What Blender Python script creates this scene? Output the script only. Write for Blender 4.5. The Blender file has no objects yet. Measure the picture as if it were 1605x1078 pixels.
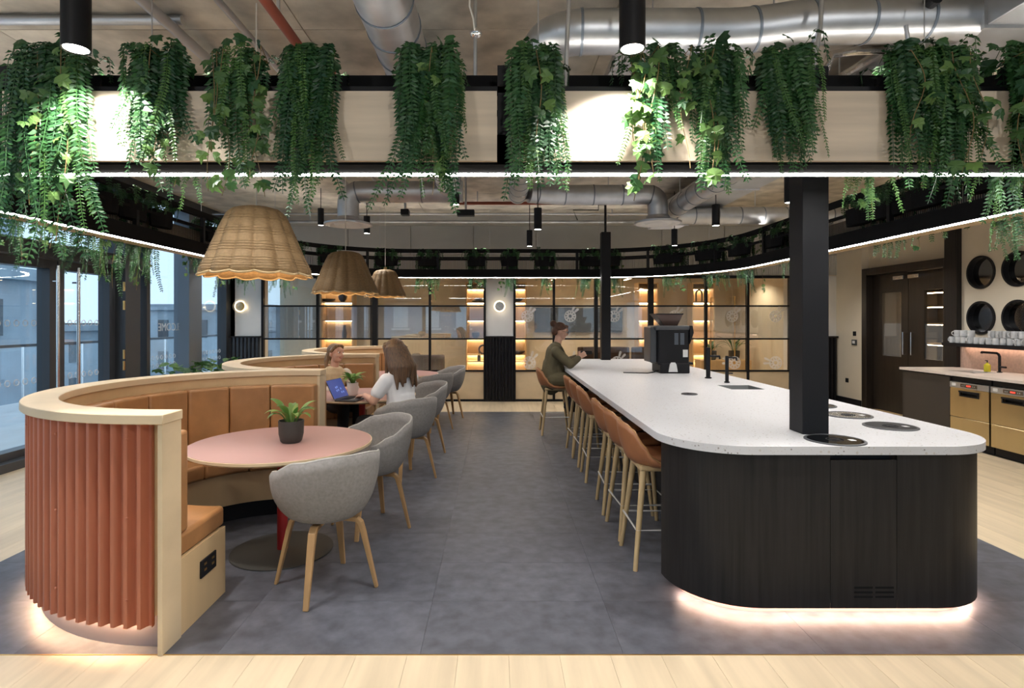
import bpy, bmesh, math, random
from math import sin, cos, pi, radians, sqrt, atan2
from mathutils import Vector, Matrix, noise
S = bpy.context.scene
COL = S.collection
# ------------------------------------------------------------------ camera
F = 892.0; H = 1.55; VX = 779.0; VY = 502.0
cd = bpy.data.cameras.new('camera'); cam = bpy.data.objects.new('camera', cd); COL.objects.link(cam)
cam.location = (0, 0, H); cam.rotation_euler = (pi/2, 0, 0)
cd.sensor_width = 36; cd.lens = F/1605*36
cd.shift_x = (802.5-VX)/1605; cd.shift_y = -(539-VY)/1605
cd.clip_start = .05; cd.clip_end = 500
S.camera = cam
def at(px, py, Y):
    return Vector(((px-VX)*Y/F, Y, H-(py-VY)*Y/F))
# ------------------------------------------------------------------ world, exposure
w = bpy.data.worlds.new('sky'); S.world = w; w.use_nodes = True
bg = w.node_tree.nodes['Background']
bg.inputs[0].default_value = (.60, .80, 1.0, 1); bg.inputs[1].default_value = 1.5
S.view_settings.view_transform = 'Standard'; S.view_settings.look = 'None'
S.view_settings.gamma = 1; S.view_settings.use_curve_mapping = False
S.view_settings.exposure = 0.0
S.cycles.use_denoising = True
S.cycles.max_bounces = 8; S.cycles.diffuse_bounces = 5; S.cycles.glossy_bounces = 4
S.cycles.transparent_max_bounces = 12; S.cycles.transmission_bounces = 6
S.cycles.caustics_reflective = False; S.cycles.caustics_refractive = False
S.cycles.sample_clamp_indirect = 4.0
LED = 42.0; SPOT = 52.0
# ------------------------------------------------------------------ materials
def nodes_of(name):
    m = bpy.data.materials.new(name); m.use_nodes = True
    nt = m.node_tree; p = nt.nodes['Principled BSDF']
    return m, nt, p
def mat(name, col, rough=.5, metal=0., var=0., scale=4., stretch=(1, 1, 1), bump=0., bscale=None, rnd=0., detail=4., spec=.5, coat=0., bdist=.01):
    m, nt, p = nodes_of(name); N = nt.nodes; L = nt.links
    p.inputs['Roughness'].default_value = rough; p.inputs['Metallic'].default_value = metal
    p.inputs['Specular IOR Level'].default_value = spec; p.inputs['Coat Weight'].default_value = coat
    p.inputs['Base Color'].default_value = (*col, 1)
    m.diffuse_color = (*col, 1)
    src = None
    if var or bump:
        tc = N.new('ShaderNodeTexCoord'); mp = N.new('ShaderNodeMapping'); mp.inputs['Scale'].default_value = stretch
        L.new(tc.outputs['Object'], mp.inputs[0])
        if rnd:
            oi = N.new('ShaderNodeObjectInfo'); mu = N.new('ShaderNodeMath'); mu.operation = 'MULTIPLY'; mu.inputs[1].default_value = 37.
            L.new(oi.outputs['Random'], mu.inputs[0]); L.new(mu.outputs[0], mp.inputs['Location'])
    if var:
        nz = N.new('ShaderNodeTexNoise'); nz.inputs['Scale'].default_value = scale; nz.inputs['Detail'].default_value = detail
        L.new(mp.outputs[0], nz.inputs['Vector'])
        cr = N.new('ShaderNodeValToRGB')
        cr.color_ramp.elements[0].position = .3; cr.color_ramp.elements[1].position = .7
        cr.color_ramp.elements[0].color = (*[c*(1-var) for c in col], 1)
        cr.color_ramp.elements[1].color = (*[min(1, c*(1+var)) for c in col], 1)
        L.new(nz.outputs['Fac'], cr.inputs[0]); src = cr.outputs[0]
    if rnd:
        oi = N.new('ShaderNodeObjectInfo'); hs = N.new('ShaderNodeHueSaturation')
        mr = N.new('ShaderNodeMapRange'); mr.inputs['To Min'].default_value = 1-rnd; mr.inputs['To Max'].default_value = 1+rnd
        L.new(oi.outputs['Random'], mr.inputs[0]); L.new(mr.outputs[0], hs.inputs['Value'])
        if src: L.new(src, hs.inputs['Color'])
        else: hs.inputs['Color'].default_value = (*col, 1)
        src = hs.outputs[0]
    if src: L.new(src, p.inputs['Base Color'])
    if bump:
        n2 = N.new('ShaderNodeTexNoise'); n2.inputs['Scale'].default_value = bscale or scale*3; n2.inputs['Detail'].default_value = 5
        L.new(mp.outputs[0], n2.inputs['Vector'])
        bp = N.new('ShaderNodeBump'); bp.inputs['Strength'].default_value = bump; bp.inputs['Distance'].default_value = bdist
        L.new(n2.outputs['Fac'], bp.inputs['Height']); L.new(bp.outputs[0], p.inputs['Normal'])
    return m
def emit(name, col, s):
    m, nt, p = nodes_of(name)
    p.inputs['Base Color'].default_value = (*col, 1)
    p.inputs['Emission Color'].default_value = (*col, 1); p.inputs['Emission Strength'].default_value = s
    m.diffuse_color = (*col, 1)
    return m
def glass(name, tint=(.93, .97, .98), refl=.12, haze=0., hcol=(.8, .85, .9)):
    m, nt, p = nodes_of(name); N = nt.nodes; L = nt.links; N.remove(p); out = N['Material Output']
    t = N.new('ShaderNodeBsdfTransparent'); t.inputs[0].default_value = (*tint, 1)
    g = N.new('ShaderNodeBsdfGlossy'); g.inputs['Roughness'].default_value = .0; g.inputs[0].default_value = (.95, .97, 1, 1)
    lw = N.new('ShaderNodeLayerWeight'); lw.inputs[0].default_value = .5
    pw = N.new('ShaderNodeMath'); pw.operation = 'POWER'; pw.inputs[1].default_value = 5; L.new(lw.outputs['Facing'], pw.inputs[0])
    mr = N.new('ShaderNodeMapRange'); mr.inputs['To Min'].default_value = refl; mr.inputs['To Max'].default_value = .9
    L.new(pw.outputs[0], mr.inputs[0])
    mx = N.new('ShaderNodeMixShader'); L.new(mr.outputs[0], mx.inputs[0])
    a = t
    if haze:
        d = N.new('ShaderNodeBsdfDiffuse'); d.inputs[0].default_value = (*hcol, 1)
        m2 = N.new('ShaderNodeMixShader'); m2.inputs[0].default_value = haze
        L.new(t.outputs[0], m2.inputs[1]); L.new(d.outputs[0], m2.inputs[2]); a = m2
    L.new(a.outputs[0], mx.inputs[1]); L.new(g.outputs[0], mx.inputs[2]); L.new(mx.outputs[0], out.inputs[0])
    return m
def leafmat(name, c1, c2, tr=.25):
    m, nt, p = nodes_of(name); N = nt.nodes; L = nt.links; out = N['Material Output']
    oi = N.new('ShaderNodeObjectInfo'); cr = N.new('ShaderNodeValToRGB')
    cr.color_ramp.elements[0].color = (*c1, 1); cr.color_ramp.elements[1].color = (*c2, 1)
    L.new(oi.outputs['Random'], cr.inputs[0]); L.new(cr.outputs[0], p.inputs['Base Color'])
    p.inputs['Roughness'].default_value = .42
    t = N.new('ShaderNodeBsdfTranslucent'); L.new(cr.outputs[0], t.inputs[0])
    mx = N.new('ShaderNodeMixShader'); mx.inputs[0].default_value = tr
    L.new(p.outputs[0], mx.inputs[1]); L.new(t.outputs[0], mx.inputs[2]); L.new(mx.outputs[0], out.inputs[0])
    m.diffuse_color = (*c1, 1)
    return m
def terrazzo(name):
    m, nt, p = nodes_of(name); N = nt.nodes; L = nt.links
    tc = N.new('ShaderNodeTexCoord'); prev = (.65, .65, .675, 1)
    last = None
    for sc, col, th in ((70, (.30, .28, .28, 1), .07), (48, (.55, .52, .50, 1), .14), (110, (.56, .55, .55, 1), .2)):
        v = N.new('ShaderNodeTexVoronoi'); v.inputs['Scale'].default_value = sc
        L.new(tc.outputs['Object'], v.inputs['Vector'])
        sp = N.new('ShaderNodeSeparateColor'); L.new(v.outputs['Color'], sp.inputs[0])
        lt = N.new('ShaderNodeMath'); lt.operation = 'LESS_THAN'; lt.inputs[1].default_value = th; L.new(sp.outputs[0], lt.inputs[0])
        l2 = N.new('ShaderNodeMath'); l2.operation = 'LESS_THAN'; l2.inputs[1].default_value = .32; L.new(v.outputs['Distance'], l2.inputs[0])
        an = N.new('ShaderNodeMath'); an.operation = 'MULTIPLY'; L.new(lt.outputs[0], an.inputs[0]); L.new(l2.outputs[0], an.inputs[1])
        mx = N.new('ShaderNodeMix'); mx.data_type = 'RGBA'; L.new(an.outputs[0], mx.inputs['Factor'])
        mx.inputs['B'].default_value = col
        if last: L.new(last, mx.inputs['A'])
        else: mx.inputs['A'].default_value = prev
        last = mx.outputs['Result']
    L.new(last, p.inputs['Base Color']); p.inputs['Roughness'].default_value = .38
    return m
M = {}
M['oak'] = mat('light oak ply', (.60, .43, .24), .5, var=.14, scale=3, stretch=(1, 1, .12), bump=.05, bscale=30)
M['oakcap'] = mat('pale oak ply edge cap', (.66, .52, .34), .45, var=.10, scale=4, stretch=(.6, .6, 1))
M['ply'] = mat('birch ply', (.62, .51, .39), .5, var=.2, scale=2.6, stretch=(.35, 1, 4.5), bump=.03, bscale=20, detail=6)
M['plank'] = mat('oak plank', (.66, .54, .375), .42, var=.11, scale=4, stretch=(3.5, .28, 1), rnd=.03, bump=.04, bscale=16, detail=6)
M['leg_oak'] = mat('oiled oak', (.42, .25, .11), .45, var=.2, scale=6, stretch=(2, 2, .25))
M['leg_pale'] = mat('pale lacquered oak', (.50, .36, .19), .45, var=.12, scale=6, stretch=(2, 2, .25))
M['carpet'] = mat('blue grey carpet tile', (.092, .097, .118), .45, var=.3, scale=11, rnd=.06, bump=.12, bscale=160, detail=9, bdist=.002)
M['concrete'] = mat('board marked concrete', (.58, .53, .45), .85, var=.34, scale=3.4, stretch=(1, 1, 1), bump=.3, bscale=9, rnd=.05, detail=10)
M['plaster'] = mat('cream plaster', (.72, .65, .53), .8, var=.03, scale=2)
M['white'] = mat('white paint', (.78, .77, .75), .7, var=.02)
M['panelwhite'] = mat('grooved grey white panel', (.58, .57, .54), .7, var=.03, rnd=.02)
M['blackmatte'] = mat('matt black beam', (.012, .012, .013), .9, spec=.1)
M['black'] = mat('black powder coat', (.010, .010, .012), .5, spec=.22)
M['darkframe'] = mat('dark grey aluminium', (.055, .06, .07), .38, metal=.3)
M['greyalu'] = mat('grey aluminium mullion', (.17, .20, .24), .4, metal=.3)
M['blackwood'] = mat('black stained oak', (.017, .015, .015), .45, var=.35, scale=7, stretch=(6, 6, .25), bump=.06, bscale=30, spec=.3)
M['darkbrown'] = mat('dark stained door', (.022, .016, .012), .4, var=.3, scale=5, stretch=(5, 5, .3))
M['charcoal'] = mat('charcoal laminate', (.035, .031, .029), .5)
M['terracotta'] = mat('terracotta powder coated metal', (.45, .15, .082), .45, var=.06, scale=2)
M['leather'] = mat('tan leather', (.36, .175, .068), .40, var=.16, scale=6, bump=.15, bscale=140, rnd=.04, bdist=.003)
M['leather2'] = mat('cognac leather', (.33, .135, .058), .38, var=.12, scale=8, bump=.1, bscale=160, rnd=.04, bdist=.003)
M['felt'] = mat('grey felt upholstery', (.255, .24, .232), .9, var=.12, scale=60, bump=.2, bscale=300, bdist=.002, rnd=.03)
M['piping'] = mat('pale grey piping', (.42, .40, .38), .8)
M['pink'] = mat('dusty pink linoleum', (.41, .235, .215), .5, var=.03, scale=3)
M['red'] = mat('red powder coat', (.42, .02, .02), .4)
M['redpipe'] = mat('red oxide sprinkler pipe', (.25, .055, .03), .5)
M['brass'] = mat('brass', (.75, .50, .20), .3, metal=1)
M['steel'] = mat('galvanised steel', (.58, .59, .61), .42, metal=1, var=.16, scale=4, bump=.04, bscale=7)
M['steel2'] = mat('galvanised sheet', (.55, .56, .58), .45, metal=1, var=.12, scale=2)
M['foil'] = mat('crinkled foil', (.75, .72, .68), .25, metal=1, bump=.8, bscale=14, scale=6, var=.1)
M['chrome'] = mat('chrome', (.9, .9, .9), .22, metal=1)
M['railsteel'] = mat('polished foot rail', (.78, .78, .78), .3, metal=.45)
M['dishsteel'] = mat('brushed steel warm reflection', (.62, .50, .29), .3, metal=1, var=.05, scale=3, stretch=(1, 1, .1))  # warm reflection of the room put into the steel colour
M['terrazzo'] = terrazzo('white terrazzo')
M['stone'] = mat('pale stone worktop', (.74, .66, .60), .4, var=.05, scale=14)
M['rattan'] = mat('woven rattan', (.27, .17, .078), .65, var=.2, scale=60, stretch=(1, 1, 3), bump=.2, bscale=140)
M['rope'] = mat('pale cord', (.75, .72, .66), .7)
M['plinthgrey'] = mat('mauve grey vinyl plinth', (.24, .215, .23), .6)
M['pot'] = mat('dark grey ceramic', (.05, .05, .045), .55)
M['potwhite'] = mat('white ceramic', (.72, .66, .62), .4)
M['soil'] = mat('soil', (.03, .02, .012), .9)
M['mug'] = mat('grey white glaze', (.56, .58, .60), .25, var=.15, scale=16, rnd=.08)
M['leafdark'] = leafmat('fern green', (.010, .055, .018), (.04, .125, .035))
M['leafmid'] = leafmat('fine fern green', (.03, .10, .02), (.09, .20, .045))
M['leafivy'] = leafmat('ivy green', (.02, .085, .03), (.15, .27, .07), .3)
M['leafpale'] = leafmat('pale variegated leaf', (.05, .17, .03), (.30, .42, .12), .3)
M['stem'] = mat('brown stem', (.20, .13, .05), .7)
M['glass'] = glass('window glass', (.95, .98, .99), .05)
M['glassin'] = glass('partition glass', (.94, .94, .93), .045)
M['frost'] = glass('frosted film glass', (.86, .87, .87), .10, .10, (.8, .85, .9))
M['mirrorfilm'] = glass('reflective film glass', (.80, .82, .84), .30, .08, (.7, .78, .85))
M['decal'] = glass('white vinyl decal', (1, 1, 1), .0, .55, (.9, .9, .9))
M['darkglass'] = mat('dark mirror glass', (.26, .27, .29), .06, metal=1)
M['clearglass'] = glass('rippled lamp glass', (.9, .88, .82), .2)
M['screen'] = mat('dark graphic panel', (.022, .027, .030), .35, var=.4, scale=3)
M['ledwhite'] = emit('led strip', (1, .97, .93), LED)
M['ledwarm'] = emit('warm linear led', (1, .72, .46), 20)
M['ledglow'] = emit('warm under glow led', (1, .66, .48), 48)
M['ledglow2'] = emit('warm booth glow led', (1, .66, .38), 190)
M['bulbsoft'] = emit('soft ring bulb', (1, .82, .55), 4)
M['sinksteel'] = mat('dull sink steel', (.22, .23, .23), .5)
M['ledshelf'] = emit('shelf led', (1, .76, .48), 34)
M['uplight'] = emit('added unseen uplight', (1, .94, .85), 31)  # added light source to brighten the ceiling, hidden from view
M['lens'] = emit('spot lens', (1, .96, .9), 22)
M['bulb'] = emit('warm bulb', (1, .75, .42), 30)
M['bluescreen'] = emit('laptop screen', (.03, .05, .21), .8)
M['icon'] = emit('screen icons', (.12, .2, .5), .8)
M['redled'] = emit('red display', (1, .05, .03), 1.5)
M['tile'] = mat('pinkish mosaic', (.62, .45, .37), .35, var=.12, scale=30)
M['soap'] = mat('yellow soap', (.75, .65, .05), .2)
M['label'] = mat('white sticker', (.8, .8, .8), .5)
M['greyplastic'] = mat('grey plastic', (.06, .063, .07), .45)
M['skin'] = mat('skin', (.62, .36, .26), .5, var=.05, scale=8)
M['hairbrown'] = mat('brown hair', (.105, .055, .026), .45, var=.45, scale=22, stretch=(3, 3, .4), bump=.5, bscale=50)
M['hairblond'] = mat('dark blond hair', (.22, .13, .065), .45, var=.35, scale=22, stretch=(3, 3, .4), bump=.4, bscale=50)
M['hairred'] = mat('auburn hair', (.10, .042, .022), .45, var=.35, scale=22, bump=.4, bscale=50)
M['olive'] = mat('olive wool blazer', (.105, .086, .045), .85, var=.12, scale=12, bump=.25, bscale=30)
M['cream'] = mat('cream knit vest', (.56, .43, .27), .9, bump=.3, bscale=120, scale=20, var=.06)
M['tee'] = mat('white cotton', (.80, .80, .82), .85, bump=.25, bscale=14, scale=9, var=.02)
M['blouse'] = mat('off white blouse', (.68, .62, .54), .85)
M['trousers'] = mat('black trousers', (.012, .012, .015), .8, bump=.2, bscale=20)
M['eye'] = mat('eye white', (.8, .78, .75), .2)
M['iris'] = mat('dark iris', (.03, .02, .015), .2)
M['lip'] = mat('lips', (.45, .13, .11), .4)
M['terrace'] = mat('pale terrace paving', (.55, .58, .60), .6, var=.06, scale=3)
M['stoneblue'] = mat('weathered stone hazed blue', (.36, .42, .47), .9, var=.2, scale=.5)  # blue distance haze mixed into the stone colour
M['facade'] = mat('pale facade', (.40, .43, .47), .9, var=.06, scale=.6)
M['tarmac'] = mat('distant ground', (.20, .25, .30), .9, var=.2, scale=.1)
M['greydark'] = mat('dark grey window', (.09, .11, .13), .25)
M['paper'] = mat('leather armchair', (.07, .04, .03), .5)
# ------------------------------------------------------------------ mesh helpers
class MB:
    def __init__(s): s.v = []; s.f = []
    def add(s, vs, fs):
        b = len(s.v); s.v += [tuple(v) for v in vs]; s.f += [tuple(i+b for i in f) for f in fs]; return s
    def box(s, x0, x1, y0, y1, z0, z1):
        return s.add([(x0,y0,z0),(x1,y0,z0),(x1,y1,z0),(x0,y1,z0),(x0,y0,z1),(x1,y0,z1),(x1,y1,z1),(x0,y1,z1)],
                     [(0,3,2,1),(4,5,6,7),(0,1,5,4),(1,2,6,5),(2,3,7,6),(3,0,4,7)])
    def bar(s, p, q, a, b, up=(0, 0, 1)):
        p = Vector(p); q = Vector(q); d = (q-p).normalized(); up = Vector(up)
        if abs(d.dot(up)) > .98: up = Vector((0, 1, 0))
        x = d.cross(up).normalized(); y = x.cross(d)
        vs = []
        for o in (p, q):
            for i, j in ((-1,-1),(1,-1),(1,1),(-1,1)): vs.append(o+x*a/2*i+y*b/2*j)
        return s.add(vs, [(0,1,2,3),(7,6,5,4),(0,4,5,1),(1,5,6,2),(2,6,7,3),(3,7,4,0)])
    def tube(s, pts, r, n=10, caps=True, closed=False):
        pts = [Vector(p) for p in pts]; m = len(pts)
        rs = r if isinstance(r, (list, tuple)) else [r]*m
        T = []
        for i in range(m):
            a = pts[(i-1) % m] if (closed or i) else pts[0]; b = pts[(i+1) % m] if (closed or i < m-1) else pts[-1]
            T.append((b-a).normalized())
        u = T[0].cross(Vector((0, 0, 1)))
        if u.length < .05: u = T[0].cross(Vector((0, 1, 0)))
        u.normalize(); vs = []
        for i in range(m):
            if i: 
                u = u - T[i]*u.dot(T[i]); u.normalize()
            w2 = T[i].cross(u)
            for k in range(n):
                a = 2*pi*k/n; vs.append(pts[i]+(u*cos(a)+w2*sin(a))*rs[i])
        fs = []
        for i in range(m if closed else m-1):
            j = (i+1) % m
            for k in range(n): fs.append((i*n+k, i*n+(k+1) % n, j*n+(k+1) % n, j*n+k))
        if caps and not closed: fs += [tuple(range(n-1, -1, -1)), tuple(range((m-1)*n, m*n))]
        return s.add(vs, fs)
    def lathe(s, prof, n=24, c=(0, 0, 0), cap0=False, cap1=False, wob=None):
        vs = []; m = len(prof)
        for i, (r, z) in enumerate(prof):
            for k in range(n):
                a = 2*pi*k/n; rr = r*(wob(a, i/(m-1)) if wob else 1)
                vs.append((c[0]+rr*cos(a), c[1]+rr*sin(a), c[2]+z))
        fs = [(i*n+k, i*n+(k+1) % n, (i+1)*n+(k+1) % n, (i+1)*n+k) for i in range(m-1) for k in range(n)]
        if cap0: fs.append(tuple(range(n-1, -1, -1)))
        if cap1: fs.append(tuple(range((m-1)*n, m*n)))
        return s.add(vs, fs)
    def cyl(s, x, y, z0, z1, r, n=20, r1=None):
        return s.lathe([(r, z0), (r if r1 is None else r1, z1)], n, (x, y, 0), True, True)
    def ell(s, c, r, n=14, m=9, R=None):
        vs = []; c = Vector(c)
        for i in range(m+1):
            t = pi*i/m
            for k in range(n):
                a = 2*pi*k/n; v = Vector((r[0]*sin(t)*cos(a), r[1]*sin(t)*sin(a), r[2]*cos(t)))
                if R: v = R @ v
                vs.append(c+v)
        fs = [(i*n+k, (i+1)*n+k, (i+1)*n+(k+1) % n, i*n+(k+1) % n) for i in range(m) for k in range(n)]
        return s.add(vs, fs)
    def prism(s, poly, z0, z1):
        n = len(poly)
        return s.add([(x, y, z0) for x, y in poly]+[(x, y, z1) for x, y in poly],
                     [tuple(range(n-1, -1, -1)), tuple(range(n, 2*n))]+[(i, (i+1) % n, n+(i+1) % n, n+i) for i in range(n)])
    def sweep(s, inner, outer, z0, z1, closed=False):
        n = len(inner)
        vs = [(x, y, z0) for x, y in inner]+[(x, y, z0) for x, y in outer]+[(x, y, z1) for x, y in inner]+[(x, y, z1) for x, y in outer]
        fs = []
        for i in range(n if closed else n-1):
            j = (i+1) % n
            fs += [(i, n+i, n+j, j), (2*n+i, 2*n+j, 3*n+j, 3*n+i), (i, j, 2*n+j, 2*n+i), (n+i, 3*n+i, 3*n+j, n+j)]
        if not closed: fs += [(0, 2*n, 3*n, n), (n-1, 2*n-1, 4*n-1, 3*n-1)]
        return s.add(vs, fs)
    def mesh(s, name):
        me = bpy.data.meshes.new(name); me.from_pydata(s.v, [], s.f)
        bm = bmesh.new(); bm.from_mesh(me); bmesh.ops.recalc_face_normals(bm, faces=bm.faces); bm.to_mesh(me); bm.free()
        return me
def mk(name, mb, m=None, parent=None, loc=None, rot=None, smooth=False, bevel=0, seg=2, scale=None):
    me = mb.mesh(name) if isinstance(mb, MB) else mb
    o = bpy.data.objects.new(name, me); COL.objects.link(o)
    if m is not None and not me.materials: me.materials.append(M[m] if isinstance(m, str) else m)
    if parent is not None: o.parent = parent
    if loc is not None: o.location = loc
    if rot is not None: o.rotation_euler = rot
    if scale is not None: o.scale = scale if hasattr(scale, '__len__') else (scale,)*3
    if smooth:
        for p in me.polygons: p.use_smooth = True
        if smooth != 'all':
            try: me.set_sharp_from_angle(angle=radians(40))
            except Exception: pass
    if bevel:
        b = o.modifiers.new('bevel', 'BEVEL'); b.width = bevel; b.segments = seg; b.limit_method = 'ANGLE'; b.angle_limit = radians(40)
    return o
def empty(name, loc=(0, 0, 0), rz=0):
    o = bpy.data.objects.new(name, None); COL.objects.link(o); o.location = loc; o.rotation_euler = (0, 0, rz); o.empty_display_size = .1
    return o
def tag(o, label=None, cat=None, group=None, kind=None):
    if label: o['label'] = label
    if cat: o['category'] = cat
    if group: o['group'] = group
    if kind: o['kind'] = kind
    return o
def struct(name, mb=None, m=None, **k):
    o = mk(name, mb, m, **k) if mb else empty(name)
    o['kind'] = 'structure'; return o
def stuff(o): o['kind'] = 'stuff'; return o
def dup(root, loc=None, rz=None, label=None):
    def cp(o, p):
        c = o.copy(); COL.objects.link(c)
        if p is not None: c.parent = p
        for ch in kids.get(o, ()): cp(ch, c)
        return c
    kids = {}
    def walk(o):
        kids[o] = list(o.children)
        for c in kids[o]: walk(c)
    walk(root)
    c = cp(root, None)
    if loc is not None: c.location = loc
    if rz is not None: c.rotation_euler = (0, 0, rz)
    if label: c['label'] = label
    return c
def plane_holes(outer, holes):
    """triangulated flat polygon with holes: (verts2d, faces)"""
    bm = bmesh.new(); es = []
    for lp in [outer]+holes:
        vs = [bm.verts.new((x, y, 0)) for x, y in lp]
        es += [bm.edges.new((vs[i], vs[(i+1) % len(vs)])) for i in range(len(vs))]
    bmesh.ops.triangle_fill(bm, use_beauty=True, edges=es)
    bm.verts.index_update(); v = [(q.co.x, q.co.y) for q in bm.verts]; f = [[q.index for q in fc.verts] for fc in bm.faces]
    bm.free(); return v, f
def slab_holes(mb, outer, holes, a, b, fn):
    """thick slab with holes; fn(u, v, w) -> point"""
    v, f = plane_holes(outer, holes)
    mb.add([fn(x, y, a) for x, y in v], f); mb.add([fn(x, y, b) for x, y in v], f)
    for lp in [outer]+holes:
        n = len(lp)
        mb.add([fn(x, y, a) for x, y in lp]+[fn(x, y, b) for x, y in lp], [(i, (i+1) % n, n+(i+1) % n, n+i) for i in range(n)])
    return mb
def arc(cx, cy, r, a0, a1, n):
    return [(cx+r*cos(radians(a0+(a1-a0)*i/n)), cy+r*sin(radians(a0+(a1-a0)*i/n))) for i in range(n+1)]
def text_mesh(body, size, depth=.002):
    cu = bpy.data.curves.new('lettering', 'FONT'); cu.body = body; cu.size = size; cu.extrude = depth; cu.align_x = 'CENTER'; cu.align_y = 'CENTER'
    o = bpy.data.objects.new('lettering_temp', cu); COL.objects.link(o)
    dg = bpy.context.evaluated_depsgraph_get(); me = bpy.data.meshes.new_from_object(o.evaluated_get(dg)); me.name = 'lettering'
    bpy.data.objects.remove(o); bpy.data.curves.remove(cu); return me
def spot_lamp(parent, loc, energy, angle=110, blend=.6, rot=(0, 0, 0), col=(1, .955, .90), size=.04):
    l = bpy.data.lights.new('lamp', 'SPOT'); l.energy = energy; l.spot_size = radians(angle); l.spot_blend = blend; l.color = col; l.shadow_soft_size = size
    o = bpy.data.objects.new('lamp', l); COL.objects.link(o); o.parent = parent; o.location = loc; o.rotation_euler = rot; return o
def point_lamp(parent, loc, energy, col=(1, .8, .55), size=.04):
    l = bpy.data.lights.new('lamp', 'POINT'); l.energy = energy; l.color = col; l.shadow_soft_size = size
    o = bpy.data.objects.new('lamp', l); COL.objects.link(o); o.parent = parent; o.location = loc; return o
R = random.Random(7)
# ================================================================== SETTING
XG = -5.2; XR = 6.5; YB = 10.9; YF = -3.5; ZC = 3.5
CX0, CX1, CY0, CY1 = -3.19, 3.42, 2.64, 9.65      # carpet field
fl = struct('floor', MB().box(-5.3, 6.9, YF, YB+.1, -.2, -.014), 'plank')
pl_mesh = {}
def plank(x, y0, y1, x1):
    k = (round(x1-x, 3), round(y1-y0, 3))
    if k not in pl_mesh:
        me = MB().box(0, k[0]-.0012, 0, k[1]-.0012, -.014, 0).mesh('plank'); me.materials.append(M['plank']); pl_mesh[k] = me
    mk('plank', pl_mesh[k], parent=fl, loc=(x, y0, 0))
PW = .235
def planks(xa, xb, ya, yb, ln):
    x = xa; c = 0
    while x < xb-.01:
        xe = min(x+PW, xb); y = ya; first = R.choice([.4, .7, 1.0, 1.3]) if yb-ya > 1.5 else yb-ya
        ye = min(ya+first, yb)
        while y < yb-.01:
            plank(x, y, ye, xe); y = ye; ye = min(ye+ln, yb)
            if yb-ye < .3: ye = yb
        x = xe
planks(-3.0, 3.0, 1.6, CY0, 3)
planks(-5.0, CX0, CY0, YB, 2.0); planks(CX1, 5.68, CY0, YB, 2.0); planks(CX0, CX1, CY1, YB, 2)
# carpet tiles let into the floor
cf = struct('floor_carpet', MB().box(CX0, CX1, CY0, CY1, -.012, -.005), 'carpet')
nx, ny = 7, 14
tw, th = (CX1-CX0)/nx, (CY1-CY0)/ny
tm = MB().box(.0006, tw-.0006, .0006, th-.0006, -.006, .001).mesh('carpet_tile'); tm.materials.append(M['carpet'])
for i in range(nx):
    for j in range(ny): mk('carpet_tile', tm, parent=cf, loc=(CX0+i*tw, CY0+j*th, 0))
mk('edge_trim', MB().box(CX0, CX1, CY0-.006, CY0, -.01, .0025), 'brass', cf)
# ceiling of board-marked concrete bays
ce = struct('ceiling', MB().box(-5.4, 6.9, YF, YB+3.3, ZC+.012, ZC+.25), 'concrete')
cw, ch = 2.05, 1.22
cm = MB().box(.004, cw-.004, .004, ch-.004, 0, .015).mesh('concrete_panel'); cm.materials.append(M['concrete'])
for i in range(6):
    for j in range(12): mk('concrete_panel', cm, parent=ce, loc=(-5.4+i*cw, YF+j*ch, ZC))
# wall behind the camera: brick-height parapet, piers and tall windows
wf = struct('wall_front', MB().box(-5.3, 6.9, YF-.25, YF, 0, .12).box(-5.3, 6.9, YF-.25, YF, 3.3, ZC), 'plaster')
for i in range(7):
    x = -5.3+i*1.97
    mk('pier', MB().box(x, x+.14, YF-.25, YF, .12, 3.3), 'darkframe', wf)
    if i == 6: break
    wn = struct('window_%d' % (20+i))
    mk('frame', MB().box(x+.14, x+1.97, YF-.12, YF-.06, 2.36, 2.44), 'darkframe', wn)
    mk('pane', MB().box(x+.14, x+1.97, YF-.1, YF-.094, .12, 2.36), 'glass', wn); mk('pane', MB().box(x+.14, x+1.97, YF-.1, YF-.094, 2.44, 3.3), 'glass', wn)
# ---------------------------------------------------------- left glazing
wl = struct('wall_left', MB().box(-5.3, -4.98, YF, YB+3.2, 0, .09), 'darkframe')
mk('head', MB().box(-5.3, -5.0, YF, YB+3.2, 3.36, ZC), 'darkframe', wl)
def glazed(idx, ya, yb, z0=.09, z1=3.36, post=.08, m='darkframe'):
    wn = struct('window_%d' % idx)
    mk('mullion', MB().box(-5.27, -5.02, ya, ya+post, z0, z1), m, wn)
    mk('pane', MB().box(-5.204, -5.196, ya+post, yb, z0, z1), 'glass', wn)
    return wn
for i, y in enumerate((-3.5, -1.6, .3, 2.2)): glazed(1+i, y, y+1.9)
glazed(5, 4.1, 4.95)
glazed(6, 8.16, 9.28); glazed(7, 9.28, 10.74, post=.40, m='greyalu')
mk('mullion', MB().box(-5.27, -5.1, 10.72, 10.9, .09, 3.36), 'darkframe', wl)
glazed(8, 10.9, 12.4, post=.06); glazed(9, 12.4, 14.1)
dr = struct('door_1')
mk('frame', MB().box(-5.3, -4.98, 4.95, 5.1, .0, 3.36), 'darkframe', dr, bevel=.006)
mk('frame', MB().box(-5.3, -4.96, 7.60, 7.92, .0, 3.36), 'darkframe', dr, bevel=.006)
mk('frame', MB().box(-5.3, -4.98, 5.1, 8.16, 2.24, 2.42), 'darkframe', dr, bevel=.006)
mk('closer', MB().box(-5.0, -4.93, 6.95, 7.35, 2.27, 2.33), 'greyplastic', dr)
mk('pane', MB().box(-5.204, -5.196, 5.1, 7.6, 2.42, 3.36), 'glass', dr)
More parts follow.
